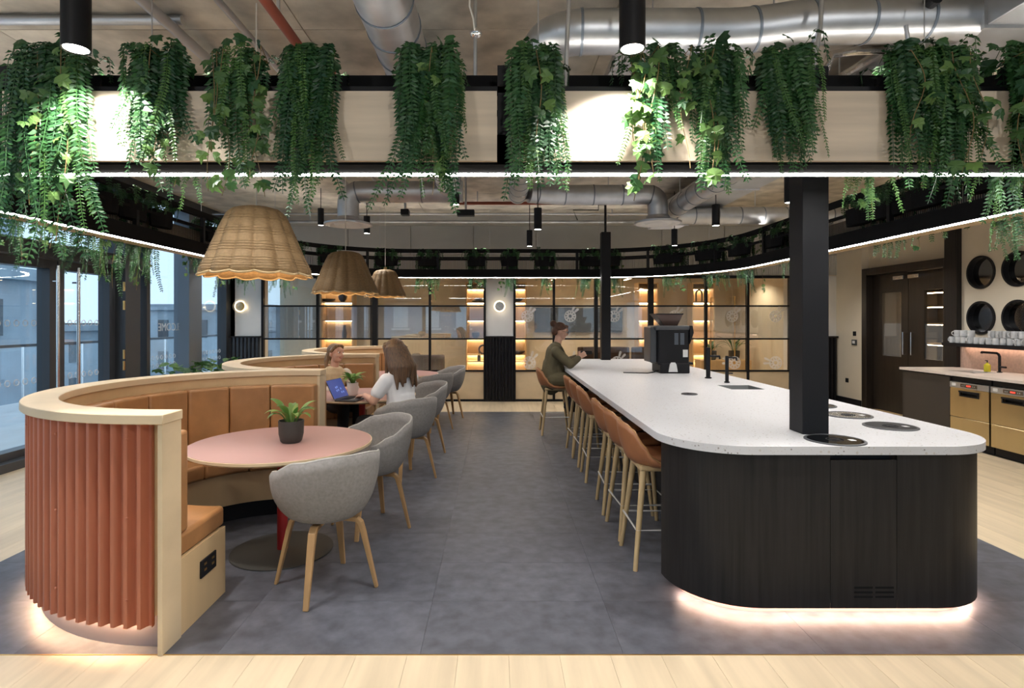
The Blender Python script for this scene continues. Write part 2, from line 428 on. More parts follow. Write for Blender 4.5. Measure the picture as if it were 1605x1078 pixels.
mk('pane', MB().box(-5.204, -5.196, 7.92, 8.16, .09, 2.24), 'glass', dr)
mk('pane', MB().box(-5.204, -5.196, 7.92, 8.16, 2.42, 3.36), 'glass', dr)
ring = MB()
for a, b, nm in ((5.1, 6.60, 'leaf'), (6.62, 7.60, 'leaf')):
    s0 = .09 if a > 6 else .5; s1 = .11
    lf = mk('door_leaf', MB().box(-5.25, -5.1, a, a+s0, .05, 2.24).box(-5.25, -5.1, b-s1, b, .05, 2.24).box(-5.25, -5.1, a+s0, b-s1, .05, .17).box(-5.25, -5.1, a+s0, b-s1, 2.14, 2.24), 'darkframe', dr)
    mk('pane', MB().box(-5.19, -5.182, a+s0, b-s1, .17, 2.14), 'glass', lf)
    hy = 6.52 if a < 6 else 6.84
    mk('pull_handle', MB().tube([(-5.1, hy, .35), (-5.03, hy, .35)], .012).tube([(-5.1, hy, 2.0), (-5.03, hy, 2.0)], .012).tube([(-5.03, hy, .18), (-5.03, hy, 2.18)], .019, 12), 'chrome', lf, smooth=True)
    dec = MB()
    y = a+s0+.07
    while y < b-s1-.03:
        for z in (.88, 1.52):
            dec.tube([(-5.176, y+.032*cos(q*pi/8), z+.032*sin(q*pi/8)) for q in range(16)], .006, 4, closed=True)
        y += .115
    stuff(mk('ring_decals', dec, 'decal', lf))
for z in (2.0, 1.75, 1.1, .95): mk('hinge', MB().cyl(-4.95, 7.55, z-.06, z+.06, .014, 10), 'brass', dr)
tx = text_mesh('WELCOME', .17); tx.materials.append(M['decal'])
mk('lettering', tx, parent=wl, loc=(-5.185, 9.12, 1.44), rot=(pi/2, 0, -pi/2))
d2 = MB()
y = 8.34
while y < 10.7:
    if not 9.26 < y < 9.7:
        for z in (.86, .98): d2.tube([(-5.186, y+.03*cos(q*pi/6), z+.03*sin(q*pi/6)) for q in range(12)], .005, 4, closed=True)
    y += .115
stuff(mk('ring_decals', d2, 'decal', wl))
# ---------------------------------------------------------- back wall and partition
BX = [(-4.485, -3.434), (-3.434, -2.34), (-2.34, -1.285), (-1.285, -.235), (.335, 1.088), (1.088, 1.894), (1.894, 2.945), (2.945, 4.0), (4.0, 4.8), (4.8, 5.61)]
PWD = {-2.34: .11, 2.945: .10, 1.894: .07}
wb = struct('wall_back', MB().box(-5.3, -4.485, YB, YB+.25, 0, 2.4).box(-.235, .335, YB, YB+.25, 0, 2.4).box(5.61, 6.9, YB, YB+.25, 0, 2.4), 'white')
mk('header', MB().box(-5.3, 6.9, YB+.02, YB+.25, 2.4, ZC), 'plaster', wb)
for i in range(10):
    x0 = -5.25+i*1.2
    g = MB().box(x0+.005, x0+1.195, YB-.02, YB+.02, 2.80, 3.36)
    mk('wall_panel', g, 'panelwhite', wb, bevel=.004, seg=1)
gr = MB()
for i in range(300): gr.box(-5.25+i*.04+.004, -5.25+i*.04+.036, YB-.012, YB+.02, 2.42, 2.79)
stuff(mk('grooved_panel', gr, 'panelwhite', wb))
mk('bulkhead', MB().box(-5.3, 6.5, YB-.28, YB+.02, 3.36, ZC), 'panelwhite', wb)
def wainscot(x0, x1, n):
    t = struct('trim_%d' % int(100+x0*10))
    mk('backing_board', MB().box(x0, x1, YB-.03, YB, .0, 1.23), 'charcoal' if x0 > -4 else 'greyalu', t)
    mk('cap', MB().box(x0-.01, x1+.01, YB-.085, YB, 1.22, 1.25), 'blackwood', t)
    wd = (x1-x0)/n
    sm = MB().prism([(0, 0), (wd*.2, -.045), (wd*.62, -.045), (wd*.82, 0)], .02, 1.22).mesh('flute'); sm.materials.append(M['black'] if x0 > -4 else M['darkframe'])
    for i in range(n): mk('flute', sm, parent=t, loc=(x0+i*wd+wd*.09, YB-.028, 0))
wainscot(-5.12, -4.53, 8); wainscot(-.225, .325, 9); wainscot(5.66, 6.48, 12)
def decal(parent, x, z, r=.115, ang=55):
    b = MB(); n = 28; y = YB-.012
    def ann(r0, r1):
        b.add([(x+r0*cos(2*pi*i/n), y, z+r0*sin(2*pi*i/n)) for i in range(n)]+[(x+r1*cos(2*pi*i/n), y, z+r1*sin(2*pi*i/n)) for i in range(n)],
              [(i, (i+1) % n, n+(i+1) % n, n+i) for i in range(n)])
    ann(r*.82, r); ann(r*.26, r*.52)
    for k in range(10):
        a0 = 2*pi*k/10; a1 = a0+2*pi/10*.62
        ps = [(x+rr*cos(a), y, z+rr*sin(a)) for rr in (r*.52, r*.82) for a in (a0, (a0+a1)/2, a1)]
        b.add(ps, [(0, 1, 4, 3), (1, 2, 5, 4)])
    for a in (ang-13, ang+13):
        a = radians(a); d = Vector((cos(a), 0, sin(a))); q = Vector((-sin(a), 0, cos(a)))
        p0 = Vector((x, y, z))+d*r*1.02; p1 = Vector((x, y, z))+d*r*1.75
        b.add([p0-q*.016, p0+q*.016, p1+q*.024, p1+d*.02, p1-q*.024], [(0, 1, 2, 3, 4)])
    return mk('dial_decal', b, 'decal', parent)
for i, (a, b) in enumerate(BX):
    wn = struct('window_%d' % (30+i))
    pw = PWD.get(a, .045)/2; qw = PWD.get(b, .045)/2
    mk('mullion', MB().box(a-pw*.98, a+pw, YB-.03, YB+.05, 0, 2.4), 'black', wn)
    if i in (3, 9): mk('mullion', MB().box(b-qw, b+qw*.98, YB-.03, YB+.05, 0, 2.4), 'black', wn)
    for z, hh in ((.02, .045), (.585, .03), (1.196, .03), (1.825, .03), (2.38, .05)):
        mk('rail', MB().box(a+pw, b-qw, YB-.02, YB+.03, z-hh/2, z+hh/2), 'black', wn)
    for z0, z1, mm in ((.6, 1.181, 'glassin'), (1.211, 1.81, 'frost' if i > 3 else 'mirrorfilm'), (1.84, 2.355, 'glassin')):
        mk('pane', MB().box(a+pw, b-qw, YB, YB+.006, z0, z1), mm, wn)
    mk('kick_panel', MB().box(a+pw, b-qw, YB-.004, YB+.02, .043, .57), 'oakcap', wn)
    if i >= 4:
        decal(wn, [.58, 1.40, 2.24, 3.40, 4.50, 5.33][i-4], 1.63)
        decal(wn, [.62, 1.42, 2.30, 3.36, 4.54, 5.33][i-4], .74, .125, 170 if i in (9, 8) else 60)
mk('frame', MB().box(-2.42, -2.40, YB-.03, YB-.02, .6, 2.35), 'black', wb)
# right wall, recess, doors, kitchen wall
wr = struct('wall_right', MB().box(XR, XR+.4, 10.15, YB+.2, 0, ZC).box(XR+.12, XR+.4, 8.1, 10.15, 2.46, ZC), 'plaster')
mk('pilaster', MB().box(6.38, 6.9, 7.9, 8.12, 0, ZC), 'blackwood', wr)
mk('socket', MB().box(XR-.012, XR, 10.30, 10.38, 1.27, 1.35), 'black', wr, bevel=.003)
mk('switch', MB().box(XR-.03, XR, 10.27, 10.39, 1.10, 1.20), 'greyplastic', wr, bevel=.004)
mk('switch_screen', MB().box(XR-.033, XR-.03, 10.29, 10.36, 1.13, 1.18), 'label', wr)
mk('socket', MB().box(XR-.012, XR, 10.52, 10.60, .40, .48), 'black', wr, bevel=.003)
bs = struct('baseboard_right', MB().box(XR-.02, XR, 10.15, YB, 0, .12), 'black')
holes = []; cen = []
for y in (7.58, 7.04, 6.5, 5.96):
    for z in (2.19, 1.585): cen.append((y, z)); holes.append(arc(y, z, .212, 0, 350, 35))
kw = slab_holes(MB(), [(YF, 0), (7.9, 0), (7.9, ZC), (YF, ZC)], holes, 6.45, 6.55, lambda u, v, q: (q, u, v))
wk = struct('wall_kitchen', kw, 'plaster')
mk('backing_wall', MB().box(6.72, 6.9, YF, 7.9, 0, ZC), 'black', wk)
for i, (y, z) in enumerate(cen):
    wn = struct('window_%d' % (50+i))
    pr = MB().add([(q, y+r*cos(2*pi*k/40), z+r*sin(2*pi*k/40)) for q, r in ((6.43, .196), (6.43, .222), (6.47, .222), (6.53, .205), (6.53, .196)) for k in range(40)],
                  [(a*40+k, a*40+(k+1) % 40, ((a+1) % 5)*40+(k+1) % 40, ((a+1) % 5)*40+k) for a in range(5) for k in range(40)])
    mk('ring_frame', pr, 'black', wn, smooth=True)
    mk('pane', MB().add([(6.505, y+.2*cos(2*pi*k/40), z+.2*sin(2*pi*k/40)) for k in range(40)], [tuple(range(40))]), 'darkglass', wn)
# dark double doors
d2 = struct('door_2')
xd = 6.62
mk('frame', MB().box(6.50, 6.9, 10.02, 10.15, 0, 2.46), 'darkbrown', d2, bevel=.006)
mk('frame', MB().box(6.50, 6.9, 8.12, 8.3, 0, 2.46), 'darkbrown', d2, bevel=.006)
mk('frame', MB().box(6.50, 6.9, 8.3, 10.02, 2.34, 2.46), 'darkbrown', d2, bevel=.006)
slab = None
for k, (a, b) in enumerate(((9.165, 10.01), (8.31, 9.155))):
    g0, g1 = (9.32, 9.78) if k == 0 else (8.42, 8.82)
    lf = mk('door_leaf', slab_holes(MB(), [(a, .01), (b, .01), (b, 2.33), (a, 2.33)], [[(g0, .95), (g1, .95), (g1, 2.02), (g0, 2.02)]], xd, xd+.05, lambda u, v, q: (q, u, v)), 'darkbrown', d2)
    mk('vision_pane', MB().box(xd+.02, xd+.028, g0, g1, .95, 1.5), 'frost', lf)
    mk('vision_pane', MB().box(xd+.02, xd+.028, g0, g1, 1.5, 2.02), 'glassin', lf)
    hy = 9.21 if k == 0 else 9.03
    mk('pull_handle', MB().tube([(xd, hy, 1.0), (xd-.05, hy, 1.0), (xd-.05, hy, 1.36), (xd, hy, 1.36)], .012, 8), 'chrome', lf, smooth=True)
    mk('closer', MB().box(xd-.06, xd, (9.2 if k == 0 else 8.86), (9.44 if k == 0 else 9.1), 2.22, 2.28), 'chrome', lf, bevel=.005)
st = struct('wall_store', MB().box(7.9, 8.0, 8.0, 10.3, 0, 2.6).box(6.9, 8.0, 8.0, 8.1, 0, 2.6).box(6.9, 8.0, 10.2, 10.3, 0, 2.6).box(6.9, 8.0, 8.0, 10.3, 2.6, 2.7), 'charcoal')
for z in (1.15, 1.5, 1.8, 2.05):
    mk('shelf', MB().box(7.5, 7.9, 8.1, 10.2, z-.02, z), 'oak', st)
    mk('led_strip', MB().box(7.52, 7.54, 8.1, 10.2, z-.034, z-.021), 'ledshelf', st)
# ---------------------------------------------------------- meeting room beyond the partition
struct('wall_room', MB().box(-5.3, 6.9, 13.9, 14.0, 0, 2.75), 'plaster'); struct('wall_room_side', MB().box(5.75, 5.85, YB+.25, 13.9, 0, 2.75), 'plaster')
struct('floor_room', MB().box(-5.2, 5.75, YB+.1, 13.9, -.1, 0), 'plank')
struct('ceiling_room', MB().box(-5.2, 5.75, YB+.25, 13.9, 2.62, 2.75), 'plaster')
for x in (1.3, 3.0): 
    lt = empty('linear_light', (x, 12.3, 2.5)); tag(lt, 'thin glowing linear light on the meeting room ceiling, %s' % ('near the dark wall panel' if x < 2 else 'over the right-hand shelves'), 'light')
    mk('housing', MB().box(-.02, .02, -1.1, 1.1, .0, .12), 'black', lt); mk('diffuser', MB().box(-.02, .02, -1.1, 1.1, -.012, 0), 'ledwarm', lt)
for i, (x, y) in enumerate(((-3.6, 11.9), (-1.9, 12.5), (.5, 11.9), (2.4, 12.8), (4.1, 11.9), (5.2, 12.2))):  # lamps added to brighten the room behind the glass
    t = empty('added_downlight', (x, y, 2.56)); tag(t, 'small round downlight added to brighten the meeting room, %s from the glazing' % ['first', 'second', 'third', 'fourth', 'fifth', 'sixth'][i], 'downlight', 'added meeting room downlights')
    mk('trim', MB().lathe([(.045, .05), (.06, .05), (.06, 0), (.05, 0)], 24), 'white', t); mk('lens', MB().cyl(0, 0, .045, .055, .05, 20), 'lens', t); spot_lamp(t, (0, 0, -.01), 60, 140, .6, col=(1, .84, .6))
def niche(x0, x1, y, lab):
    t = empty('shelving_niche', ((x0+x1)/2, y, 0)); w2 = (x1-x0)/2
    tag(t, lab, 'shelves', 'lit shelving niches in the meeting room')
    mk('carcass', MB().box(-w2-.03, -w2, 0, .35, 0, 2.4).box(w2, w2+.03, 0, .35, 0, 2.4).box(-w2, w2, .33, .35, 0, 2.4).box(-w2-.03, w2+.03, 0, .35, 2.4, 2.43), 'oak', t)
    for z in (.60, .76, 1.14, 1.56, 1.98, 2.30):
        s = mk('shelf', MB().box(-w2, w2, 0, .33, z-.022, z), 'oakcap', t)
        mk('led_strip', MB().box(-w2+.01, w2-.01, .28, .31, z-.034, z-.0225), 'ledshelf', s)
    return t
niche(-4.07, -3.37, 13.2, 'glowing oak shelf niche behind the leftmost big partition panes')
niche(-.70, .66, 13.2, 'wide glowing oak shelf niche behind the fluted pillar')
niche(3.30, 3.72, 13.2, 'narrow glowing shelf niche behind the espresso machine')
niche(4.56, 5.02, 13.2, 'narrow glowing shelf niche right of the espresso machine')
def vase(x, y, z, prof, m, lab, cat='vase'):
    v = tag(mk('ornament' if cat == 'ornament' else cat.replace(' ', '_'), MB().lathe(prof, 16, (0, 0, 0), True, True), m, loc=(x, y, z), smooth=True), lab, cat)
VP = [(.04, 0), (.09, .06), (.11, .13), (.06, .22), (.035, .25), (.05, .28)]
BP = [(.05, 0), (.13, .03), (.16, .07), (.155, .075)]
vase(-3.62, 13.35, 1.98, VP, 'darkbrown', 'round brown vase on top shelf of leftmost niche')
vase(-3.95, 13.35, 1.98, BP, 'darkbrown', 'flat dark bowl on top shelf of leftmost niche', 'bowl')
vase(-3.58, 13.35, 1.14, [(.05, 0), (.06, .1), (.03, .25), (.05, .3)], 'pot', 'slim grey vase on lower shelf of leftmost niche')
vase(-.42, 13.35, 1.98, [(.16, 0), (.17, .03), (.09, .1), (.08, .1)], 'darkbrown', 'brown domed dish on top shelf left of the pillar', 'dish')
vase(-.5, 13.35, 1.14, [(.05, 0), (.09, .05), (.09, .12), (.05, .15)], 'pot', 'small dark jar on middle shelf left of the pillar', 'jar')
vase(-.42, 13.3, .60, [(.04, 0), (.04, .12), (.012, .16), (.012, .26)], 'pot', 'dark bottle on lowest shelf left of the pillar', 'bottle')
vase(.45, 13.35, 1.98, BP, 'darkbrown', 'small dark bowl on top shelf right of the pillar', 'bowl')
vase(.5, 13.35, .76, BP, 'darkbrown', 'low dish on lower shelf right of the pillar', 'dish')
cl = MB().tube([(.1*cos(2*pi*i/20), 0, .11+.1*sin(2*pi*i/20)) for i in range(20)], .022, 8, closed=True).box(-.06, .06, -.04, .04, 0, .02)
tag(mk('ring_ornament', cl, 'darkbrown', loc=(-.32, 13.33, .76), smooth=True), 'ring shaped sculpture on lower lit shelf left of the pillar', 'ornament')
hk = MB().tube([(-.07, 0, 0), (-.07, 0, .2), (-.05, 0, .26), (0, 0, .29), (.05, 0, .26), (.07, 0, .2), (.07, 0, .0)], .02, 8).box(-.11, .11, -.04, .04, 0, .015)
tag(mk('arch_ornament', hk, 'pot', loc=(4.74, 13.35, 1.98), smooth=True), 'dark arch sculpture on top lit shelf right of the espresso machine', 'ornament')
sc = empty('wall_graphic', (1.98, 13.86, 1.26)); tag(sc, 'dark rectangular wall graphic with faint dials behind the seated woman at the counter', 'wall art')
mk('panel', MB().box(-1.07, 1.07, -.04, .04, 0, .60), 'screen', sc, bevel=.03)
for x, r in ((-.75, .26), (.38, .30), (-.3, .24)):
    g = MB()
    for rr in (r, r*.86): g.tube([(x+rr*cos(radians(q)), -.042, .3+rr*.9*sin(radians(q))) for q in range(-70, 75, 8)], .006, 4)
    for q in range(-60, 65, 15): g.ell((x+r*.93*cos(radians(q)), -.043, .3+r*.83*sin(radians(q))), (.012, .004, .012), 8, 4)
    stuff(mk('dial_marks', g, 'greyalu', sc))

# shelf board, chair and side table glimpsed through the glass
def armchair(x, y, rz, lab):
    t = empty('armchair', (x, y, 0), rz); tag(t, lab, 'armchair')
    mk('seat', MB().box(-.33, .33, -.35, .25, .28, .45), 'felt', t, bevel=.06, seg=3)
    mk('backrest', MB().sweep(arc(0, -.02, .34, 5, 175, 14), arc(0, -.02, .44, 5, 175, 14), .2, .86), 'felt', t, smooth=True, bevel=.03)
    for a in (-1, 1):
        for b in (-.28, .22): mk('leg', MB().tube([(a*.26, b, .28), (a*.3, b*1.15, 0)], [.02, .012], 8), 'leg_oak', t)
armchair(-1.35, 11.8, 2.4, 'grey lounge armchair behind the partition glass by the third table')
st2 = empty('side_table', (-1.9, 12.2, 0)); tag(st2, 'small dark round side table beside the grey lounge armchair', 'table')
mk('table_top', MB().cyl(0, 0, .58, .61, .28, 28), 'pot', st2); mk('stand', MB().cyl(0, 0, 0, .58, .03, 10).cyl(0, 0, 0, .02, .2, 20), 'black', st2)
for i, (x, dx) in enumerate(((2.0, 'left'), (2.55, 'mid'), (3.15, 'right'))):
    t = empty('meeting_chair', (x, 12.1, 0), 0); tag(t, 'brown leather meeting chair beyond the counter end, %s of three' % {'left': 'the one by the far column', 'mid': 'the middle one', 'right': 'the one behind the espresso machine'}[dx], 'chair', 'brown meeting chairs')
    mk('seat', MB().box(-.24, .24, -.24, .24, .42, .5), 'paper', t, bevel=.03); mk('backrest', MB().sweep(arc(0, 0, .24, 10, 170, 12), arc(0, 0, .29, 10, 170, 12), .5, .98), 'paper', t, smooth=True, bevel=.02)
    for a in (-1, 1):
        for b in (-.2, .2): mk('leg', MB().tube([(a*.2, b, .42), (a*.23, b*1.1, 0)], .013, 8), 'black', t)
sb = empty('sideboard', (5.0, 12.6, 0)); tag(sb, 'low dark sideboard with plants behind the right end of the partition', 'cabinet')
mk('carcass', MB().box(-.55, .55, -.2, .2, .1, .68), 'oak', sb, bevel=.005); mk('plinth', MB().box(-.5, .5, -.17, .17, 0, .1), 'black', sb)
for a in (-.275, .275): mk('door', MB().box(a-.268, a+.268, -.215, -.2, .12, .66), 'oak', sb)
ck = empty('clothes_rail', (4.75, 11.9, 0)); tag(ck, 'brass hanging rail frame behind the right end of the partition', 'rail')
mk('rail_frame', MB().tube([(-.28, 0, 0), (-.28, 0, 2.02), (.22, 0, 2.05), (.22, 0, 0)], .012, 8), 'brass', ck, smooth=True)
mk('foot', MB().box(-.31, -.25, -.2, .2, 0, .02).box(.19, .25, -.2, .2, 0, .02), 'brass', ck)
# ---------------------------------------------------------- outside
tr = struct('floor_terrace', MB().box(-9.2, -5.3, -8, 22, -.3, -.03), 'terrace')
bl = empty('balustrade', (-8.75, 6, 0)); tag(bl, 'glass terrace balustrade with a slim steel handrail outside the left glazing', 'railing')
mk('handrail', MB().box(-.035, .035, -12, 15, 1.06, 1.11), 'darkframe', bl)
for k in range(18):
    y = -12+k*1.5
    mk('post', MB().box(-.014, .014, y-.014, y+.014, -.03, 1.06), 'chrome', bl); mk('glass_panel', MB().box(-.006, .006, y+.03, y+1.47, .05, 1.04), 'glass', bl)
struct('ground', MB().box(-160, 60, -120, 160, -9.2, -9), 'tarmac')
def building(x, y, w2, d, h, lab, m='stoneblue', nw=4, nf=3, base=-9, top=None, cat='building', nm='building'):
    b = empty(nm, (x, y, base)); tag(b, lab, cat)
    mk('walls', MB().box(-w2, w2, -d, d, 0, h-base), m, b)
    mk('cornice', MB().box(-w2-.4, w2+.4, -d-.4, d+.4, h-base-.6, h-base), m, b)
    wm = MB().box(-.04, .1, -.5, .5, 0, 1.8).mesh('window'); wm.materials.append(M['greydark'])
    wm2 = MB().box(-.5, .5, -.1, .04, 0, 1.8).mesh('window'); wm2.materials.append(M['greydark'])
    for i in range(nw):
        for j in range(nf):
            z = h-base-3.4-j*3.2
            if z < 0: continue
            mk('window', wm, parent=b, loc=(w2, -d+(i+.5)*2*d/nw, z)); mk('window', wm2, parent=b, loc=(-w2+(i+.5)*2*w2/nw, -d, z))
    return b
building(-46, 60, 8, 12, 1.2, 'long low stone building across the street, seen through the left glazing')
tw = building(-27, 27.5, 2.6, 3.0, 4.2, 'blue grey stone tower seen through the glass door leaf', nw=1, nf=1, nm='stone_tower', cat='tower')
mk('upper_stage', MB().box(-2.0, 2.0, -2.3, 2.3, 13.2, 17.5).cyl(0, 0, 17.5, 19, 1.6, 12, .2), 'stoneblue', tw)
building(-66, 24, 12, 20, .2, 'wide low grey building on the skyline left of the stone tower', nw=8)
building(-30, 64, 6, 6, 3.2, 'grey stone block far behind the full height window pane', nw=3)
cc = empty('canopy_column', (-9.9, 7.4, -1)); tag(cc, 'slanted grey canopy column standing outside beyond the glass doors', 'column')
mk('shaft', MB().tube([(0.1, .25, 0), (0, -.1, 2.2), (-.1, -.5, 5.2)], [.07, .16, .5], 14), 'stoneblue', cc, smooth=True)
# classical facade across the street behind the camera, mirrored in the partition
fb = empty('terraced_facade', (0, -22, -9)); tag(fb, 'pale classical facade across the street mirrored in the partition glass', 'building')
mk('walls', MB().box(-28, 10, -4, 0, 0, 15), 'facade', fb); mk('cornice', MB().box(-28.3, 10.3, -4, .5, 12.0, 12.5).box(-28.3, 10.3, -4, .3, 9.0, 9.2), 'facade', fb)
wm = MB().box(-.55, .55, -.02, .06, 0, 2.0).mesh('window'); wm.materials.append(M['white'])
ww = MB().box(-.7, .7, -.02, .16, -.2, -.05).box(-.7, .7, -.02, .2, 2.0, 2.25).mesh('window_surround'); ww.materials.append(M['white'])
for i in range(16):
    for j in range(3):
        q = mk('window', wm, parent=fb, loc=(-26.6+i*2.4, 0, 3.2+j*3.4)); mk('surround', ww, parent=q)
# ================================================================== SUSPENDED PLANTER RING
RX0, RX1, RY0, RY1, RR = -3.33, 3.49, 2.90, 9.8, 2.0
def loop(o, front=True):
    r = RR+o
    p = [(RX0-o, RY0-(o if front else 0))]+arc(RX0+RR, RY1-RR, r, 180, 90, 12)+arc(RX1-RR, RY1-RR, r, 90, 0, 12)+[(RX1+o, RY0-(o if front else 0))]
    return p
rg = empty('planter_ring', (0, 0, 0)); tag(rg, 'black steel planter frame with birch boards hung round the dining area', 'hanging frame')
mk('lower_beam', MB().sweep(loop(0), loop(.2), 2.288, 2.43, True), 'blackmatte', rg)
mk('soffit_board', MB().sweep(loop(.05, False), loop(.21, False), 2.284, 2.2875), 'oak', rg)
mk('led_strip', MB().sweep(loop(0), loop(.045), 2.2835, 2.2879, True), 'ledwhite', rg)
mk('top_rail', MB().sweep(loop(0), loop(.045), 2.715, 2.765, True).sweep(loop(0), loop(.013), 2.765, 2.779, True).sweep(loop(.038), loop(.045), 2.765, 2.779, True), 'blackmatte', rg)
mk('top_rail', MB().sweep(loop(.16), loop(.2), 2.63, 2.66, True), 'black', rg)
up = MB().sweep(loop(.015), loop(.036), 2.7655, 2.769, True)
mk('added_uplight', up, 'uplight', rg)  # unseen strip added on the rail top to lift the ceiling
mk('mid_rail', MB().sweep(loop(.01), loop(.03), 2.585, 2.61, True), 'blackmatte', rg)
def walk(o, step):
    p = loop(o); p.append(p[0]); out = []; acc = 0
    for (x0, y0), (x1, y1) in zip(p, p[1:]):
        l = math.hypot(x1-x0, y1-y0)
        while acc < l:
            t = acc/l; out.append((x0+(x1-x0)*t, y0+(y1-y0)*t, atan2(y1-y0, x1-x0))); acc += step
        acc -= l
    return out
wires = MB()
for x, y, a in walk(.185, .022): wires.box(x-.002, x+.002, y-.002, y+.002, 2.42, 2.64)
stuff(mk('wire_mesh', wires, 'black', rg))
for x, y, a in walk(.02, 1.2): mk('post', MB().box(x-.02, x+.02, y-.02, y+.02, 2.42, 2.72), 'black', rg)
for x in (.032, 2.447, -2.352): mk('post', MB().box(x-.03, x+.03, 2.70, 2.75, 2.29, 2.76), 'black', rg)
for i, (x0, x1) in enumerate(((-2.32, 0.0), (.064, 2.415), (2.482, 3.69), (-3.53, -2.385))):
    mk('board', MB().box(x0, x1, 2.668, 2.692, 2.298, 2.625), 'ply', rg)
for s, x in ((-1, RX0-.2), (1, RX1+.2)):
    for k in range(2): mk('board', MB().box(x-.012, x+.012, 3.0+k*2.45, 5.35+k*2.45, 2.298, 2.60), 'ply', rg)
for x, y, a in walk(.1, 1.9): mk('hanger', MB().cyl(x, y, 2.7, ZC, .003, 6), 'steel', rg)
# columns
for x, y, lab in ((1.815, 3.315, 'thick black square column rising from the near end of the island counter'), (1.79, 9.4, 'slim black square column at the far end of the island counter')):
    c = empty('column', (x, y, .9 if y < 5 else 0)); tag(c, lab, 'column'); z1 = 3.0-(.9 if y < 5 else 0)
    z0 = .001 if y < 5 else .001
    mk('shaft', MB().box(-.075, .075, -.075, .075, z0 if y < 5 else .9, z1), 'black', c, bevel=.004)
    mk('cable_post', MB().cyl(0, 0, z1, ZC-(c.location.z), .02, 10), 'black', c)
# ================================================================== ISLAND
il = empty('island_bar', (0, 0, 0)); tag(il, 'long black island bar with rounded ends and white terrazzo top', 'island counter')
IX0, IX1, IY0, IY1 = .925, 2.745, 2.93, 9.6
def rrect(x0, x1, y0, y1, r, n=12):
    return arc(x0+r, y0+r, r, 180, 270, n)+arc(x1-r, y0+r, r, 270, 360, n)+arc(x1-r, y1-r, r, 0, 90, n)+arc(x0+r, y1-r, r, 90, 180, n)
sink = [(2.21, 5.36), (2.53, 5.36), (2.53, 5.72), (2.21, 5.72)]
mk('worktop', slab_holes(MB(), rrect(IX0, IX1, IY0, IY1, .42), [sink], .857, .90, lambda u, v, q: (u, v, q)), 'terrazzo', il, bevel=.005)
o_ = arc(1.39, 3.38, .415, 180, 270, 12); i_ = arc(1.39, 3.38, .39, 180, 270, 12)
mk('side_panel', MB().sweep(i_+[(1.735, 2.99)], o_+[(1.735, 2.965)], .05, .857), 'blackwood', il, smooth=True)
mk('return_panel', MB().box(1.0, 1.31, 3.36, 3.40, .05, .857), 'blackwood', il)
mk('door', MB().box(1.7375, 2.082, 2.965, 2.985, .05, .822), 'blackwood', il)
mk('finger_pull', MB().box(1.7375, 2.082, 3.0, 3.01, .80, .857), 'black', il)
vt = MB()
for a in (1.865, 1.975):
    for k in range(3): vt.box(a-.004, a+.092, 2.9635, 2.968, .105+k*.024, .115+k*.024)
mk('vent_slots', vt, 'blackmatte', il)
mk('side_panel', MB().sweep([(2.0845, 2.99)]+arc(2.31, 3.38, .39, 270, 360, 12)+[(2.70, 9.1)], [(2.0845, 2.965)]+arc(2.31, 3.38, .415, 270, 360, 12)+[(2.725, 9.1)], .05, .857), 'blackwood', il, smooth=True)
mk('core', MB().box(1.30, 2.68, 3.4, 9.1, .05, .857), 'black', il)
mk('plinth', MB().prism(arc(1.40, 3.39, .36, 180, 270, 12)+arc(2.30, 3.39, .36, 270, 360, 12), 0, .05), 'pink', il); mk('plinth', MB().box(1.36, 2.62, 3.39, 9.0, 0, .05), 'black', il)
pth = arc(1.39, 3.38, .385, 200, 270, 10)+arc(2.31, 3.38, .385, 270, 350, 10)
pt2 = arc(1.39, 3.38, .362, 200, 270, 10)+arc(2.31, 3.38, .362, 270, 350, 10)
mk('led_strip', MB().sweep(pt2, pth, .042, .0495), 'ledglow', il)
sk = MB().box(2.2, 2.54, 5.35, 5.73, .72, .73); 
for a in ((2.2, 2.21, 5.35, 5.73), (2.53, 2.54, 5.35, 5.73), (2.2, 2.54, 5.35, 5.36), (2.2, 2.54, 5.72, 5.73)): sk.box(a[0], a[1], a[2], a[3], .72, .857)
sk.box(2.2105, 2.2125, 5.3605, 5.7195, .73, .8985).box(2.5275, 2.5295, 5.3605, 5.7195, .73, .8985).box(2.2125, 2.5275, 5.3605, 5.3625, .73, .8985).box(2.2125, 2.5275, 5.7175, 5.7195, .73, .8985)
mk('sink_basin', sk, 'sinksteel', il)
mk('sink_drain', MB().cyl(2.37, 5.54, .73, .735, .03, 16), 'chrome', il)
for x, y, r, lab, mm in ((1.83, 3.084, .15, 'black waste lid on the island in front of the near column', 'darkglass'), (2.405, 3.48, .147, 'black waste lid near the rounded right edge of the island', 'black'),
                     (2.40, 3.89, .147, 'shiny steel waste lid behind the near column', 'chrome'), (2.43, 4.34, .142, 'waste lid farthest back of the four behind the near column', 'darkglass'), (1.69, 5.0, .07, 'small black power pop-up disc in the middle of the island top', 'black')):
    t = empty('waste_lid' if r > .1 else 'power_disc', (x, y, .9)); tag(t, lab, 'lid' if r > .1 else 'socket', 'waste lids on the island' if r > .1 else None)
    mk('rim', MB().lathe([(r*.9, 0), (r, .0), (r, .005), (r*.95, .008), (r*.9, .006), (r*.9, 0)], 36), 'greyplastic', t, smooth=True)
    mk('flap', MB().cyl(0, 0, .001, .005, r*.9, 36), mm, t)
    mk('grip_ring', MB().tube([(r*.28*cos(q*pi/10), r*.28*sin(q*pi/10), .005) for q in range(20)], .003, 6, closed=True), 'black', t)
    if r > .1:
        mk('grip', MB().box(-.025, .025, -.012, .012, .0045, .0065), 'black', t)
        if x != 2.43: mk('label', MB().box(r*.45, r*.65, -.035, .0, .005, .0062), 'label', t)
